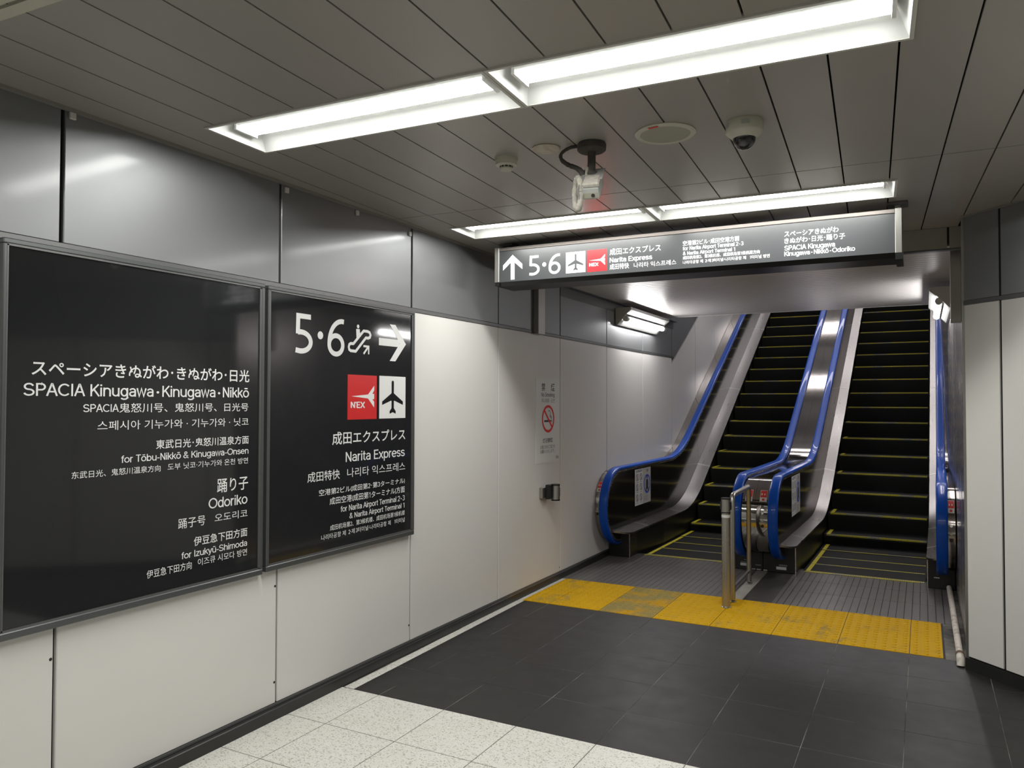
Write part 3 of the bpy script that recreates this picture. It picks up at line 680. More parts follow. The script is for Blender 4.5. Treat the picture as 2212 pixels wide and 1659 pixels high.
flatobj('cigarette', [[(5.672, 1.338), (5.795, 1.338), (5.795, 1.354), (5.672, 1.354)], [(5.800, 1.338), (5.808, 1.338), (5.808, 1.354), (5.800, 1.354)], [(5.812, 1.338), (5.82, 1.338), (5.82, 1.354), (5.812, 1.354)]]+
        ribbon([(5.812, 1.362), (5.812, 1.378), (5.798, 1.386), (5.784, 1.388), (5.778, 1.40)], .006)+ribbon([(5.80, 1.362), (5.798, 1.374), (5.786, 1.378)]+arc(5.768, 1.412, .018, .022, -40, 160, 10), .006), 'print_black', ns, NF)
text('終日禁煙', (5.647, 5.832, 1.168, 1.206), 'print_black', ns, NF, 12, .010)
text('お客さまのご協力を', (5.599, 5.879, 1.119, 1.150), 'print_black', ns, NF, 12, .0); text('お願いいたします。', (5.600, 5.872, 1.083, 1.112), 'print_black', ns, NF, 12, 0)
text('駅長', (5.899, 5.953, 1.026, 1.051), 'print_black', ns, NF, 12, .004)

# wall receiver of a retractable belt
t = thing('belt_holder', 'small chrome and black belt barrier holder on the wall below the notice', 'belt holder', (0, 5.70, .76))
obj('wall_plate', MB().box(.0005, .03, 5.585, 5.665, .725, .812), 'dull_steel', t, bevel=.003)
obj('bracket', MB().box(.03, .065, 5.635, 5.70, .715, .832), 'black_paint', t, bevel=.004)
cyc = (.085, 5.715, .70)
obj('reel_housing', MB().lathe([(0, .012), (.034, .012), (.034, .122), (0, .122)], cyc, 24), 'dull_steel', t, smooth=40)
obj('end_cap', MB().lathe([(0, .122), (.036, .122), (.036, .134), (.0, .134)], cyc, 24), 'black_paint', t, smooth=40)
obj('end_cap', MB().lathe([(0, 0), (.036, 0), (.036, .012), (.0, .012)], cyc, 24), 'black_paint', t, smooth=40)
obj('belt_clip', MB().box(.075, .10, 5.748, 5.775, .73, .80), 'black_paint', t, bevel=.003)

# ------------------------------------------------------------------ hanging sign
HY = 4.46
hs = thing('hanging_sign', 'long black hanging direction sign with up arrow, figures 5 and 6 and white lettering', 'sign', (1.43, 4.585, 2.28))
def tilt(mb, k=-.006):      # the sign hangs a touch low at its right end
    mb.v = [(x, y, z+(x-1.43)*k) for x, y, z in mb.v]; return mb
obj('face_panel', tilt(MB().box(.256, 2.617, HY, HY+.006, 2.292, 2.498)), 'hang_black', hs)
obj('top_rail', tilt(MB().box(.256, 2.617, HY-.006, HY+.25, 2.4985, 2.520)), 'rail_brown', hs, bevel=.002)
obj('bottom_tray', tilt(MB().prism([(HY-.004, 2.290), (HY+.02, 2.266), (HY+.235, 2.266), (HY+.25, 2.290)], .250, 2.617)), 'black_paint', hs)
obj('back_panel', tilt(MB().box(.256, 2.617, HY+.238, HY+.249, 2.291, 2.498)), 'hang_black', hs)
obj('body', tilt(MB().box(.25, 2.62, HY+.007, HY+.237, 2.292, 2.497)), 'black_matte', hs)
obj('end_post', tilt(MB().box(.222, .255, HY-.008, HY+.255, 2.292, 2.523)), 'alu', hs, bevel=.002)
obj('end_post', tilt(MB().box(2.6175, 2.650, HY-.008, HY+.255, 2.288, 2.523)), 'alu', hs, bevel=.002)
obj('end_shoe', tilt(MB().box(2.6175, 2.652, HY-.006, HY+.25, 2.255, 2.2875)), 'black_paint', hs)
obj('end_shoe', tilt(MB().box(.224, .256, HY-.002, HY+.25, 2.268, 2.2915)), 'black_paint', hs)
for x in (.268, 2.628):
    hgz = 2.515-(x-1.43)*.006
    hg = obj('hanger', MB().box(x-.014, x+.014, HY+.095, HY+.135, hgz, HCEIL-.012), 'alu', hs, bevel=.002)
    obj('hanger_plate', MB().box(x-.05, x+.05, HY+.06, HY+.17, HCEIL-.014, HCEIL-.0005), 'trim_grey', hg, bevel=.002)
HF = lambda a, b: (a, HY-.0008, b+(a-1.43)*-.004+.0); HF2 = lambda a, b: (a, HY-.0012, b+(a-1.43)*-.004)
def hb(v): # level box at sign centre: undo the drop measured at both ends
    return (v[0], v[1], (v[2]+v[4])/2+((v[0]+v[1])/2-1.43)*.004, (v[3]+v[5])/2+((v[0]+v[1])/2-1.43)*.004)
ub = hb([.283, .427, 2.316, 2.477, 2.305, 2.473])
flatobj('arrow', [[(ub[0]+(ub[1]-ub[0])*(q), ub[2]+(ub[3]-ub[2])*p) for p, q in poly] for poly in ARROW_P], 'hang_white', hs, HF)
text('5', hb([.478, .554, 2.328, 2.457, 2.325, 2.453]), 'hang_white', hs, HF, 13, 0, True); text('6', hb([.618, .702, 2.329, 2.457, 2.322, 2.45]), 'hang_white', hs, HF, 13, 0, True)
flatobj('lettering', [dot(.587, 2.388, .014, 20)], 'hang_white', hs, HF)
pb = hb([.74, .874, 2.322, 2.455, 2.319, 2.452]); qb = hb([.885, 1.018, 2.319, 2.456, 2.317, 2.452])
flatobj('white_square', rect(pb), 'hang_white', hs, HF); flatobj('plane_mark', place(plane_polys(), pb), 'hang_black', hs, HF2)
flatobj('red_square', rect(qb), 'hang_red', hs, HF); flatobj('jet_mark', place(JET_P, qb), 'hang_white', hs, HF2)
text("NEX", (.900, .962, qb[2]+.034, qb[2]+.054), 'hang_white', hs, HF2, 18, 0, True)
rows3 = [('成田エクスプレス', [1.036, 1.361, 2.413, 2.455, 2.405, 2.446], 0, .008), ('Narita Express', [1.036, 1.308, 2.367, 2.398, 2.362, 2.390], 1, 0), ('成田特快', [1.036, 1.161, 2.321, 2.359, 2.319, 2.353], 0, .004), ('나리타 익스프레스', [1.192, 1.455, 2.322, 2.354, 2.317, 2.346], 0, 0),
 ('空港第2ビル・成田空港方面', [1.495, 1.821, 2.428, 2.457, 2.421, 2.451], 0, .008), ('for Narita Airport Terminal 2・3', [1.495, 1.845, 2.398, 2.422, 2.397, 2.417], 1, 0), ('& Narita Airport Terminal 1', [1.495, 1.798, 2.372, 2.393, 2.367, 2.387], 1, 0),
 ('成田机场第2、第3候机楼、成田机场第1候机楼方向', [1.495, 1.934, 2.346, 2.367, 2.339, 2.36], 0, .003), ('나리타공항 제2·제3터미널·나리타공항 제1터미널 방면', [1.495, 1.988, 2.319, 2.34, 2.312, 2.331], 0, 0),
 ('スペーシアきぬがわ', [2.067, 2.345, 2.423, 2.456, 2.419, 2.45], 0, .008), ('きぬがわ・日光・踊り子', [2.067, 2.377, 2.384, 2.417, 2.379, 2.411], 0, .008), ('SPACIA Kinugawa', [2.067, 2.327, 2.346, 2.373, 2.343, 2.369], 1, 0), ('Kinugawa・Nikkō・Odoriko', [2.066, 2.426, 2.313, 2.339, 2.313, 2.337], 1, 0)]
for s_, b_, caps, bold in rows3: text(s_, hb(b_), 'hang_white', hs, HF, 14, bold, caps)

# ------------------------------------------------------------------ lowered soffit over the escalator foot
SZ = 2.50; YS1 = 8.83
wf_ = struct('wall_bulkhead')
obj('backing', MB().box(-.02, 6.3, YEND+.012, YEND+.10, 2.47, 3.2), 'dark_gap', wf_)
for a, b in ((-.0, 1.45), (1.455, 2.875), (2.885, 2.953)):
    obj('bulkhead_board', MB().box(a+.002, b, YEND, YEND+.011, 2.440, HCEIL), 'board', wf_, bevel=.0015)
obj('lower_lip', MB().box(0, 2.955, YEND+.002, YEND+.05, 2.430, 2.441), 'trim_grey', wf_)
sof = struct('ceiling_soffit')
ys = [5.46+.09*i for i in range(38)]
for a in ys:
    b = min(a+.09, YS1)
    if b-a < .02: continue
    obj('soffit_slat', MB().box(.055, 2.953, a+.003, b-.0045, SZ, SZ+.01), 'soffit', sof, bevel=.0015)
obj('backing', MB().box(-.02, 2.96, 5.43, YS1, SZ+.0105, SZ+.06), 'dark_gap', sof)
obj('soffit_edge', MB().box(.05, 2.953, YS1, YS1+.03, SZ-.002, SZ+.30), 'soffit', sof)
structm('trim_4', MB().prism([(0.001, SZ), (.055, SZ), (.055, SZ-.004), (.005, SZ-.004), (.005, SZ-.085), (.001, SZ-.085)], 5.985, 9.36, 'y'), 'trim_grey')
structm('trim_5', MB().box(.001, .05, 5.468, 5.59, 2.045, SZ-.002), 'dull_steel', bevel=.003)
structm('trim_6', MB().box(2.893, 2.953, 5.468, 5.53, 2.0, 2.56), 'dull_steel', bevel=.003)
# shaft above the escalators: unseen sloping ceiling, end wall and upper floor
shc = struct('ceiling_shaft')
obj('shaft_lining', MB().prism([(YS1+.03, SZ+.28), (18.9, SZ+.28+.548*(18.9-YS1)), (18.9, SZ+.40+.548*(18.9-YS1)), (YS1+.03, SZ+.40)], -.02, 3.0), 'trim_grey', shc)
structm('wall_far', MB().box(-.15, 3.2, 18.9, 19.0, -.1, 8.6), 'white_panel')
structm('floor_upper', MB().box(0, 3.0, 15.85, 18.9, 4.0, 4.12), 'dark_tile')

# ------------------------------------------------------------------ walls on the right
wr = struct('wall_right')
obj('backing', MB().box(2.975, 3.12, 5.12, 18.9, -.1, 8), 'dark_gap', wr)
for a, b in ((5.085, 6.2), (6.2, 7.3), (7.3, 8.4), (8.4, 9.5), (9.5, 10.6), (10.6, 11.7), (11.7, 12.8), (12.8, 13.9), (13.9, 15), (15, 16.1), (16.1, 17.2), (17.2, 18.9)):
    z1 = 2.56 if b < 9 else 7.6
    obj('wall_panel', MB().box(2.955, 2.974, a+.003, b-.003, 0.0, z1), 'cladding', wr, bevel=.002)
wc = struct('wall_corner')
A_ = Vector((2.945, 5.072, 0)); dirw = Vector((.7112, -.7030, 0)); nrm = Vector((-.7030, -.7112, 0))
def wbox(mb, d0, d1, n0, n1, z0, z1):
    vs = [A_+dirw*d+nrm*nn+Vector((0, 0, z)) for z in (z0, z1) for nn in (n0, n1) for d in (d0, d1)]
    mb.add(vs, [(0, 2, 3, 1), (4, 5, 7, 6), (0, 1, 5, 4), (2, 6, 7, 3), (0, 4, 6, 2), (1, 3, 7, 5)]); return mb
obj('backing', wbox(MB(), .008, 3.0, -.12, -.012, -.1, 2.8), 'dark_gap', wc)
dj = [.0, .232, 1.32, 2.41, 3.0]
for a, b in zip(dj[:-1], dj[1:]):
    obj('wall_panel', wbox(MB(), a+.0065, b-.0065, -.012, 0, .072, 2.058), 'white_panel', wc, bevel=.0025)
    obj('upper_panel', wbox(MB(), a+.0065, b-.0065, -.012, 0, 2.082, 2.66), 'grey_panel', wc, bevel=.0025)
obj('joint_band', wbox(MB(), 0.002, 3.0, -.012, .002, 2.0585, 2.0815), 'trim_grey', wc)
structm('baseboard_corner', wbox(MB(), -.004, 3.0, -.012, .012, -.02, .066), 'skirting')
structm('trim_7', wbox(MB(), -.005, 3.0, -.005, .018, HCEIL-.008, HCEIL+.006), 'cornice')
structm('trim_8', MB().box(2.938, 2.954, 5.078, 5.09, .0, 2.56), 'dull_steel')
E_end = A_+dirw*3.0
structm('wall_side', MB().box(E_end.x, E_end.x+.15, -5, E_end.y+.05, -.1, 2.7), 'white_panel')
structm('wall_back', MB().box(-.15, E_end.x+.15, -5.15, -5, -.1, 2.7), 'white_panel')

# ------------------------------------------------------------------ wall lamps beside the escalators
def wall_lamp(x0, s, y0, y1, label, zt=2.455):
    t = thing('wall_light', label, 'light', (x0, (y0+y1)/2, zt))
    X = lambda a: x0+s*a
    P = [(0, zt), (.165, zt), (.165, zt-.022), (.135, zt-.045), (.022, zt-.150), (.022, zt-.172), (.0, zt-.172)]
    mb = MB().prism([(X(a), b) for a, b in P[:2]+[(.165, zt-.012), (.02, zt-.172), (0, zt-.172)]], y0, y0+.006, 'y'); obj('end_plate', mb, 'beige_box', t)
    mb = MB().prism([(X(a), b) for a, b in P[:2]+[(.165, zt-.012), (.02, zt-.172), (0, zt-.172)]], y1-.006, y1, 'y'); obj('end_plate', mb, 'beige_box', t)
    mb = MB(); mb.box(min(X(0), X(.164)), max(X(0), X(.164)), y0+.006, y1-.006, zt-.006, zt-.0005); mb.box(min(X(0.001), X(.008)), max(X(0.001), X(.008)), y0+.006, y1-.006, zt-.172, zt-.006)
    mb.box(min(X(.157), X(.164)), max(X(.157), X(.164)), y0+.006, y1-.006, zt-.026, zt-.006)
    mb.prism([(X(.158), zt-.026), (X(.164), zt-.026), (X(.118), zt-.066), (X(.112), zt-.060)], y0+.006, y1-.006, 'y')
    mb.prism([(X(.008), zt-.172), (X(.020), zt-.172), (X(.060), zt-.130), (X(.052), zt-.124)], y0+.006, y1-.006, 'y')
    obj('reflector', mb, 'wall_reflector', t)
    yc = (X(.098), zt-.110)
    rt = .026; dirn = math.atan2(-1, s*1.0)
    def halfcyl(a0, a1, nm, mt, cap):
        rings = [[(yc[0]+rt*math.cos(dirn+q), yy, yc[1]+rt*math.sin(dirn+q)) for q in [a0+(a1-a0)*i/12 for i in range(13)]] for yy in (y0+.085, y1-.05)]
        obj(nm, MB().ring(rings, closed=False, caps=False), mt, t, smooth=60)
    halfcyl(-1.75, 1.75, 'tube', 'wall_tube', False); halfcyl(1.75, 2*math.pi-1.75, 'tube_body', 'lamp_white', False)
    for a in (y0+.05, y1-.03): obj('lamp_holder', MB().tube([(yc[0], a-.03, yc[1]), (yc[0], a+.034, yc[1])], .027, 14), 'lamp_frame', t, smooth=50)
    obj('mount_bracket', MB().box(min(X(.012), X(.04)), max(X(.012), X(.04)), y0+.42, y0+.47, zt, zt+.035), 'trim_grey', t)
    return t
wall_lamp(.008, 1, 7.31, 8.62, 'white wedge wall light with glowing tube on the left wall above the escalator')
wall_lamp(2.953, -1, 6.98, 8.3, 'white wedge wall light at the right edge of the escalator opening', 2.425)
# lamps on the sloping ceiling over the escalators
for k, y in enumerate((10.6, 12.4, 14.2, 16.0)):
    zc = SZ+.27+.548*(y-YS1)
    t = thing('shaft_light', 'ceiling light over the escalators, out of sight above the soffit', 'light', (1.48, y, zc), 'lights over the escalators')
    obj('housing', MB().box(.35, 2.6, y-.10, y+.10, zc-.26, zc-.16), 'lamp_white', t, bevel=.004)
    obj('diffuser', MB().box(.37, 2.58, y-.08, y+.08, zc-.275, zc-.261), 'shaft_tube', t)

# ------------------------------------------------------------------ escalators
SKEW = .0148; SL = .5774; YB, DB = 9.13, .42
def g(y):
    if y <= YB-DB: return 0
    if y >= YB+DB: return SL*(y-YB)
    return SL*(y-YB+DB)**2/(4*DB)
YTOP = 16.0
YL = [7.11, 7.5, 8.0, 8.4, 8.71]+[8.71+.07*i for i in range(1, 13)]+[10.27, 11, 12.2, 13.5, 15, YTOP]
NC = (7.11, .5)
def railpath(rad, a0=-90, tail=True):
    P = []
    if tail: P += [(7.36, NC[1]-rad+.05), (7.22, NC[1]-rad+.006)]
    for i in range(25):
        a = math.radians(-90-180*i/24) if a0 == -90 else math.radians(a0+(90-360-a0)*i/24 if False else a0-(a0+270)*i/24)
        P.append((NC[0]+rad*math.cos(a), NC[1]+rad*math.sin(a)))
    P += [(y, NC[1]+rad+g(y)) for y in YL[1:]]
    return P
def sweep(mb, path, sect, X):
    """sect: list of (lateral X, outward normal offset)"""
    rings = []
    for i, p in enumerate(path):
        a = Vector(path[max(i-1, 0)]); b = Vector(path[min(i+1, len(path)-1)]); t_ = (b-a).normalized(); nn = Vector((-t_.y, t_.x))
        rings.append([(X(q), p[0]+nn.x*h, p[1]+nn.y*h) for q, h in sect])
    return mb.ring(rings)
RSEC = [(.132*0+.09+.041*math.copysign(abs(math.cos(a))**.6, math.cos(a)), .017*math.copysign(abs(math.sin(a))**.75, math.sin(a))) for a in [2*math.pi*i/16 for i in range(16)]]
PSEG = [7.11, 7.50, 8.62, 9.88, 11.62, 13.42, YTOP]
def balustrade(es, x0, s, outer, dx, bx=(0, .215), sticker=False, dark='dark_glass'):
    X = lambda a: x0+s*a; wc_ = [((.004, 0, 0), (-1, 0, 0))] if outer < -.1 else None
    obj('handrail', sweep(MB(), railpath(.358), RSEC, X), 'rail', es, smooth=50)
    obj('rail_guide', sweep(MB(), railpath(.332), [(.058, -.008), (.127, -.008), (.127, .010), (.058, .010)], X), 'steel', es, smooth=35)
    od = sweep(MB(), railpath(.322, tail=False), [(outer, -.02), (.056, -.02), (.056, .012), (outer, .012)], X)
    obj('outer_deck', od, 'polished', es, smooth=35, cut=wc_)
    for k, (a, b) in enumerate(zip(PSEG[:-1], PSEG[1:])):
        yy = sorted({a, b} | {y for y in YL if a < y < b})
        up = [(y, .822+g(y)) for y in yy]; lo = [(y, .255+g(y)) for y in yy]
        e = .0015
        if k == 0:
            ap = [(NC[0]+.330*math.cos(q), NC[1]+.330*math.sin(q)) for q in [math.pi/2+math.pi*i/20 for i in range(21)]]
            poly = ap+[(b-e, .17), (b-e, .830)]
        else:
            poly = [(y+(e if y == a else (-e if y == b else 0)), z) for y, z in lo]+[(y+(e if y == a else (-e if y == b else 0)), z) for y, z in reversed(up)]
            if k == 1: pass
        obj('balustrade_panel', MB().prism(poly, X(.112), X(.122)), dark, es)
    # inner deck with rounded nose
    rows = []; W = dx-.123
    for y, q in ((6.90, .15), (6.915, .42), (6.945, .68), (6.985, .87), (7.03, .97), (7.08, 1))+tuple((y, 1) for y in YL[1:]):
        zz = g(y); xm = .123+W*q; e = .288-.024*q
        rows.append([(X(.123), y, .288+zz), (X(xm), y, e+zz), (X(xm), y, e-.016+zz), (X(.123), y, .264+zz)])
    obj('inner_deck', MB().ring(rows), 'brushed', es, smooth=40)
    for y in (7.48, 8.60, 9.86, 11.6, 13.4):
        mb = MB(); dp = lambda q, yy, h: (X(q), yy, .288-.024*(q-.123)/W+h+g(yy))
        mb.add([dp(.122, y, .0015), dp(dx+.001, y, .0015), dp(dx+.001, y+.016, .0015), dp(.122, y+.016, .0015), dp(.122, y, -.008), dp(dx+.001, y, -.017), dp(dx+.001, y+.016, -.017), dp(.122, y+.016, -.008)],
               [(0, 1, 2, 3), (4, 7, 6, 5), (0, 4, 5, 1), (1, 5, 6, 2), (2, 6, 7, 3), (3, 7, 4, 0)])
        obj('joint_strip', mb, 'alu', es)
    rows = []
    for y in [7.30, 7.5, 7.8]+YL[2:]:
        q = min(1, max(0, (y-7.3)/.7)); xk = bx[1]-.003+(dx-.006-bx[1]+.003)*q
        rows.append([(X(xk-.012), y, .262+g(y)), (X(xk), y, .262+g(y)), (X(xk), y, -.25+g(y)), (X(xk-.012), y, -.25+g(y))])
    obj('skirt_panel', MB().ring(rows), 'black_paint', es)
    a_, b_ = sorted((X(bx[0]), X(bx[1])))
    nb = obj('newel_base', MB().box(a_, b_, 7.13, 7.42, .001, .255), 'black_paint', es, bevel=.004)
    obj('edge_guard', MB().box(X(bx[1])-.005, X(bx[1])+.003, 7.125, 7.134, .004, .235), 'steel', nb)
    obj('core', MB().prism([(y, .24+g(y)) for y in YL[1:]]+[(YTOP, -.3+g(YTOP)), (9.6, -.2), (7.5, -.2)], X(max(outer, -.062)), X(.12)), 'black_matte', es, cut=wc_)
    if sticker:
        lx = .1225
        pf = lambda d: (lambda a, b: (X(lx+d), a, b))
        if s > 0:
            for (a0, a1, mt) in ((7.527, 7.767, 'paper'), (7.773, 8.013, 'paper_grey')):
                st = obj('notice_sticker', MB().box(min(X(lx-.0003), X(lx+.0006)), max(X(lx-.0003), X(lx+.0006)), a0, a1, .442, .812), mt, es)
                st['label'] = 'white sticker with six black rings' if mt == 'paper' else 'grey sticker with a blue ring and figures'
                if mt == 'paper':
                    pol = []
                    for cy in (7.593, 7.707):
                        for cz in (.727, .625, .518):
                            pol += annulus(cy, cz, .041, .037, .007, 24)
                            pol += ribbon([(cy-.022, cz+.024), (cy+.022, cz-.024)], .006)
                            pol += [[(cy-.006, cz-.024), (cy+.008, cz-.024), (cy+.010, cz+.010), (cy-.004, cz+.012)], dot(cy+.002, cz+.019, .006, 8)]
                            pol += [[(cy-.022, cz-.053), (cy+.022, cz-.053), (cy+.022, cz-.048), (cy-.022, cz-.048)]]
                    pol += [[(7.60, .782), (7.745, .786), (7.745, .793), (7.60, .790)], [(7.60, .797), (7.745, .80), (7.745, .806), (7.60, .803)], [(7.565, .778), (7.582, .778), (7.582, .803), (7.565, .803)]]
                    flatobj('print', pol, 'print_black', st, pf(.0010))
                else:
                    flatobj('print', annulus(7.898, .640, .100, .100, .020, 36), 'print_blue', st, pf(.0010))
                    flatobj('print', [dot(7.898, .708, .014, 12), [(7.880, .690), (7.916, .690), (7.925, .650), (7.936, .585), (7.86, .585), (7.871, .650)], [(7.855, .60), (7.88, .60), (7.88, .56), (7.855, .565)], [(7.916, .60), (7.941, .60), (7.945, .565), (7.916, .56)]]+ribbon([(7.872, .68), (7.848, .62)], .009)+ribbon([(7.924, .68), (7.948, .62)], .009), 'print_black', st, pf(.0012))
                    text('注意', (7.868, 7.935, .765, .795), 'print_black', st, pf(.0010), 12, .012)
                    flatobj('print', [[(7.80, .51-k*.018), (7.80+.13-.03*(k % 2), .51-k*.018), (7.80+.13-.03*(k % 2), .514-k*.018), (7.80, .514-k*.018)] for k in range(3)], 'print_grey', st, pf(.0010))
    return X
def newel_fit(es, xc, wd):
    """emergency stop label, key switches on the rounded steel front between rail and wall"""
    R_ = .3355
    def fr(a, ang, lift=.0): return (a, NC[0]+(R_+lift)*math.cos(ang), NC[1]+(R_+lift)*math.sin(ang))
    def patch(name, a0, a1, z0, z1, mt, parent, lift=.001):
        mb = MB(); k = 4; vs = []
        for i in range(k+1):
            z = z0+(z1-z0)*i/k; an = math.pi-math.asin(max(-1, min(1, (z-NC[1])/R_)))
            vs += [fr(a0, an, lift), fr(a1, an, lift)]
        mb.add(vs, [(2*i, 2*i+1, 2*i+3, 2*i+2) for i in range(k)]); return obj(name, mb, mt, parent)
    lab = patch('stop_label', xc-wd*.5, xc+wd*.5, .655, .745, 'paper', es); lab['label'] = 'red and white emergency stop label'
    patch('print', xc-wd*.45, xc+wd*.45, .690, .742, 'print_red', lab, .0016)
    for q in (-.28, .12): patch('print', xc+wd*q-wd*.06, xc+wd*q+wd*.12, .706, .720, 'paper', lab, .0022)
    patch('print', xc-wd*.18, xc+wd*.18, .664, .680, 'print_red', lab, .0016)
    for z, rr_, mt in ((.56, .010, 'steel'), (.50, .010, 'steel'), (.452, .013, 'print_black')):
        an = math.pi-math.asin((z-NC[1])/R_); c = Vector(fr(xc, an)); d = Vector((0, math.cos(an), math.sin(an)))
        kn = obj('key_switch', MB().tube([c, c+d*.004], rr_, 14), 'alu' if mt == 'steel' else mt, es, smooth=40)
    patch('key_plate', xc-wd*.45, xc+wd*.45, .468, .486, 'alu', es)
def steps(es, xa, xb, noses, ye):
    for i, (y, z) in enumerate(noses):
        d = (noses[i+1][0]-y if i+1 < len(noses) else .367)+.03
        dz = z-noses[i-1][1] if i > 0 else .0
        if dz < .03: prof = [(y, z), (y+d-.032, z), (y+d-.032, z-.05), (y, z-.05)]
        else: prof = [(y, z), (y+d, z), (y+d, z-.03), (y+.06, z-dz-.02), (y+.022, z-dz-.02), (y+.006, z-dz*.55), (y-.002, z-.03)]
        st = obj('step', MB().prism(prof, xa, xb), 'step', es)
        e = MB().box(xa+ye, xb-.012, y-.0035, y+.026, z-.014, z+.0012) if dz > .03 else MB().box(xa+ye, xb-.012, y, y+.026, z-.001, z+.0014)
        obj('step_edge', e, 'step_edge', st)
        obj('side_line', MB().box(xa+ye, xa+ye+.035, y+.026, y+d-.034, z-.001, z+.0012), 'side_yellow', st)
e1 = thing('escalator', 'left escalator with blue handrails against the white wall', 'escalator', (.7, 7.1, 0))
balustrade(e1, 0.006, 1, -.14, .278, bx=(0, .212), sticker=True)
balustrade(e1, 1.400, -1, -.062, .205, bx=(-.062, .185))
n1 = [(7.36, .002), (7.745, .002), (8.12, .002), (8.51, .006), (8.93, .10), (9.25, .288)]+[(9.536+.3325*k, .4845+.192*k) for k in range(19)]
steps(e1, .292, 1.186, n1, .018)
newel_fit(e1, .030, .045); newel_fit(e1, 1.408, .058)
e2 = thing('escalator', 'right escalator, in view up to the soffit between two blue handrails', 'escalator', (2.25, 7.1, 0))
balustrade(e2, 1.525, 1, -.062, .238, bx=(-.062, .215), sticker=True)
balustrade(e2, 2.950, -1, 0.0, .202, bx=(0, .195))
n2 = [(7.31, .002), (7.66, .002), (8.04, .002), (8.42, .006), (8.78, .112), (9.12, .294)]+[(9.4685+.3325*k, .4885+.192*k) for k in range(19)]
steps(e2, 1.772, 2.740, n2, .022)
newel_fit(e2, 1.528, .058); newel_fit(e2, 2.922, .045)
SKEW = 0.0
# landing plates
for es, xa, xb, sm in ((e1, .008, 1.412, None), (e2, 1.508, 2.90, 1.72)):
    for a, b in ((6.021, 6.505), (6.509, 6.915), (6.919, 7.345)):
        if sm:
            obj('landing_plate', MB().box(xa, sm, a, b+.0025, -.004, .0015), 'smooth_plate', es, bevel=.0008); xa2 = sm
        else: xa2 = xa
        obj('landing_plate', MB().box(xa2, xb, a, b+.0025, -.004, .0015), 'grooved_plate', es, bevel=.0008)
    obj('comb', MB().box((.295 if es is e1 else 1.79), (1.18 if es is e1 else 2.738), 7.318 if es is e1 else 7.27, 7.352 if es is e1 else 7.305, .0015, .005), 'step_edge', es)
obj('plate_divider', MB().box(1.413, 1.507, 6.02, 7.13, -.01, .001), 'concrete', floor)
# printed plates on the middle newel base
for es, lst in ((e1, ((1.267, 1.322, .033, .058, 'paper'), (1.270, 1.318, .063, .071, 'print_grey'), (1.30, 1.318, .085, .09, 'paper_grey'), (1.367, 1.398, .006, .016, 'paper_grey'), (1.408, 1.444, .006, .016, 'paper_grey'), (1.397, 1.446, .045, .055, 'print_grey'))),
                (e2, ((1.466, 1.500, .006, .016, 'paper_grey'), (1.577, 1.662, .028, .053, 'paper'), (1.60, 1.67, .06, .074, 'print_grey')))):
    for a, b, c, d, mt in lst: obj('data_plate', MB().box(a, b, 7.1285, 7.1299, c, d), mt, es)
obj('data_plate', MB().box(2.80, 2.84, 7.1285, 7.1299, .085, .092), 'paper', e2)

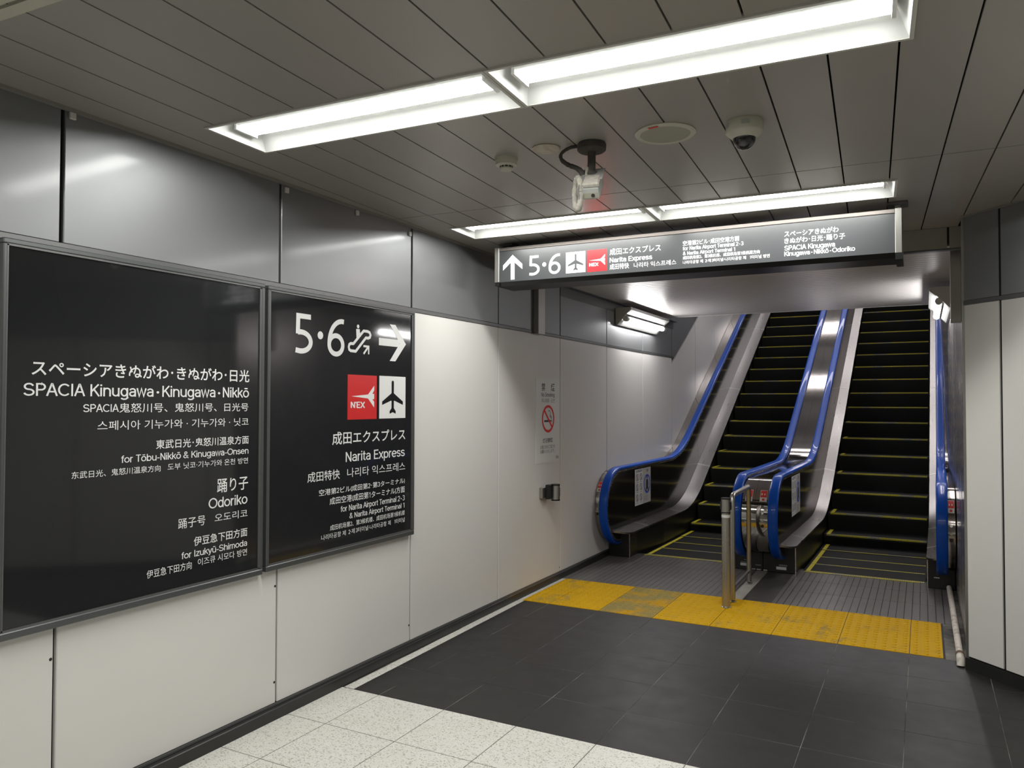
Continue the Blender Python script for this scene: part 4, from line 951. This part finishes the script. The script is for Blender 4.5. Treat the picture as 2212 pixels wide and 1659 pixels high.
# ------------------------------------------------------------------ guard rail and post
t = thing('guard_rail', 'low U-shaped steel guard rail between the two escalator landings', 'guard rail', (1.455, 6.24, 0))
tr = .019
obj('rail', MB().tube([(1.461, 5.912, .02), (1.461, 5.912, .765), (1.461, 5.920, .79), (1.461, 5.945, .802), (1.458, 6.2, .804), (1.452, 6.54, .806), (1.451, 6.566, .796), (1.450, 6.578, .77), (1.450, 6.578, .02)], tr, 14), 'dull_steel', t, smooth=50)
obj('lower_bar', MB().tube([(1.461, 5.912, .105), (1.450, 6.578, .105)], .013, 12), 'dull_steel', t, smooth=50)
for p in ((1.461, 5.912), (1.450, 6.578)): obj('foot', MB().lathe([(0, .0015), (.026, .0015), (.026, .007), (.020, .010), (0, .010)], (p[0], p[1], .0025 if p[1] < 6 else 0), 20), 'dull_steel', t, smooth=40)
t = thing('barrier_post', 'grey steel belt barrier post standing on the yellow tactile paving', 'post', (1.452, 5.735, 0))
pc = (1.452, 5.735, .004)
obj('pole', MB().lathe([(0, 0), (.031, 0), (.031, .69), (0, .69)], pc, 28), 'yellow_post', t, smooth=40)
obj('base_ring', MB().lathe([(.03, -.001), (.038, -.001), (.037, .006), (.031, .009), (.03, .009)], pc, 28), 'dull_steel', t, smooth=40)
obj('white_band', MB().lathe([(.030, .655), (.0316, .655), (.0316, .675), (.030, .675)], pc, 28), 'paper', t, smooth=40)
hd = obj('belt_head', MB().lathe([(0, .695), (.033, .695), (.033, .788), (0, .788)], pc, 28), 'dull_steel', t, smooth=40)
obj('head_ring', MB().lathe([(0, .688), (.034, .688), (.034, .696), (0, .696)], pc, 28), 'black_paint', hd, smooth=40)
obj('head_cap', MB().lathe([(0, .787), (.035, .787), (.034, .798), (0, .800)], pc, 28), 'black_paint', hd, smooth=40)
for s_ in (-1, 1): obj('belt_slot', MB().box(pc[0]+s_*.032-.006, pc[0]+s_*.032+.006, pc[1]-.018, pc[1]+.018, .715, .775), 'black_paint', hd, bevel=.002)

# white pipe along the right wall foot
t = thing('drain_pipe', 'old off-white pipe along the floor at the foot of the right wall', 'pipe', (2.90, 5.2, 0))
obj('pipe', MB().tube([(2.905, 7.08, .03), (2.908, 6.5, .032), (2.910, 5.8, .034), (2.912, 5.30, .036), (2.9125, 5.19, .036)], .019, 14), 'old_pipe', t, smooth=50)
obj('coupling', MB().tube([(2.9125, 5.22, .036), (2.9125, 5.185, .036)], .024, 14), 'rust', t, smooth=50)
obj('elbow', MB().tube([(2.9125, 5.19, .036), (2.9125, 5.14, .036), (2.9125, 5.118, .030), (2.9125, 5.108, .018), (2.9125, 5.105, .003)], .021, 14), 'old_pipe', t, smooth=50)

bpy.context.view_layer.update()
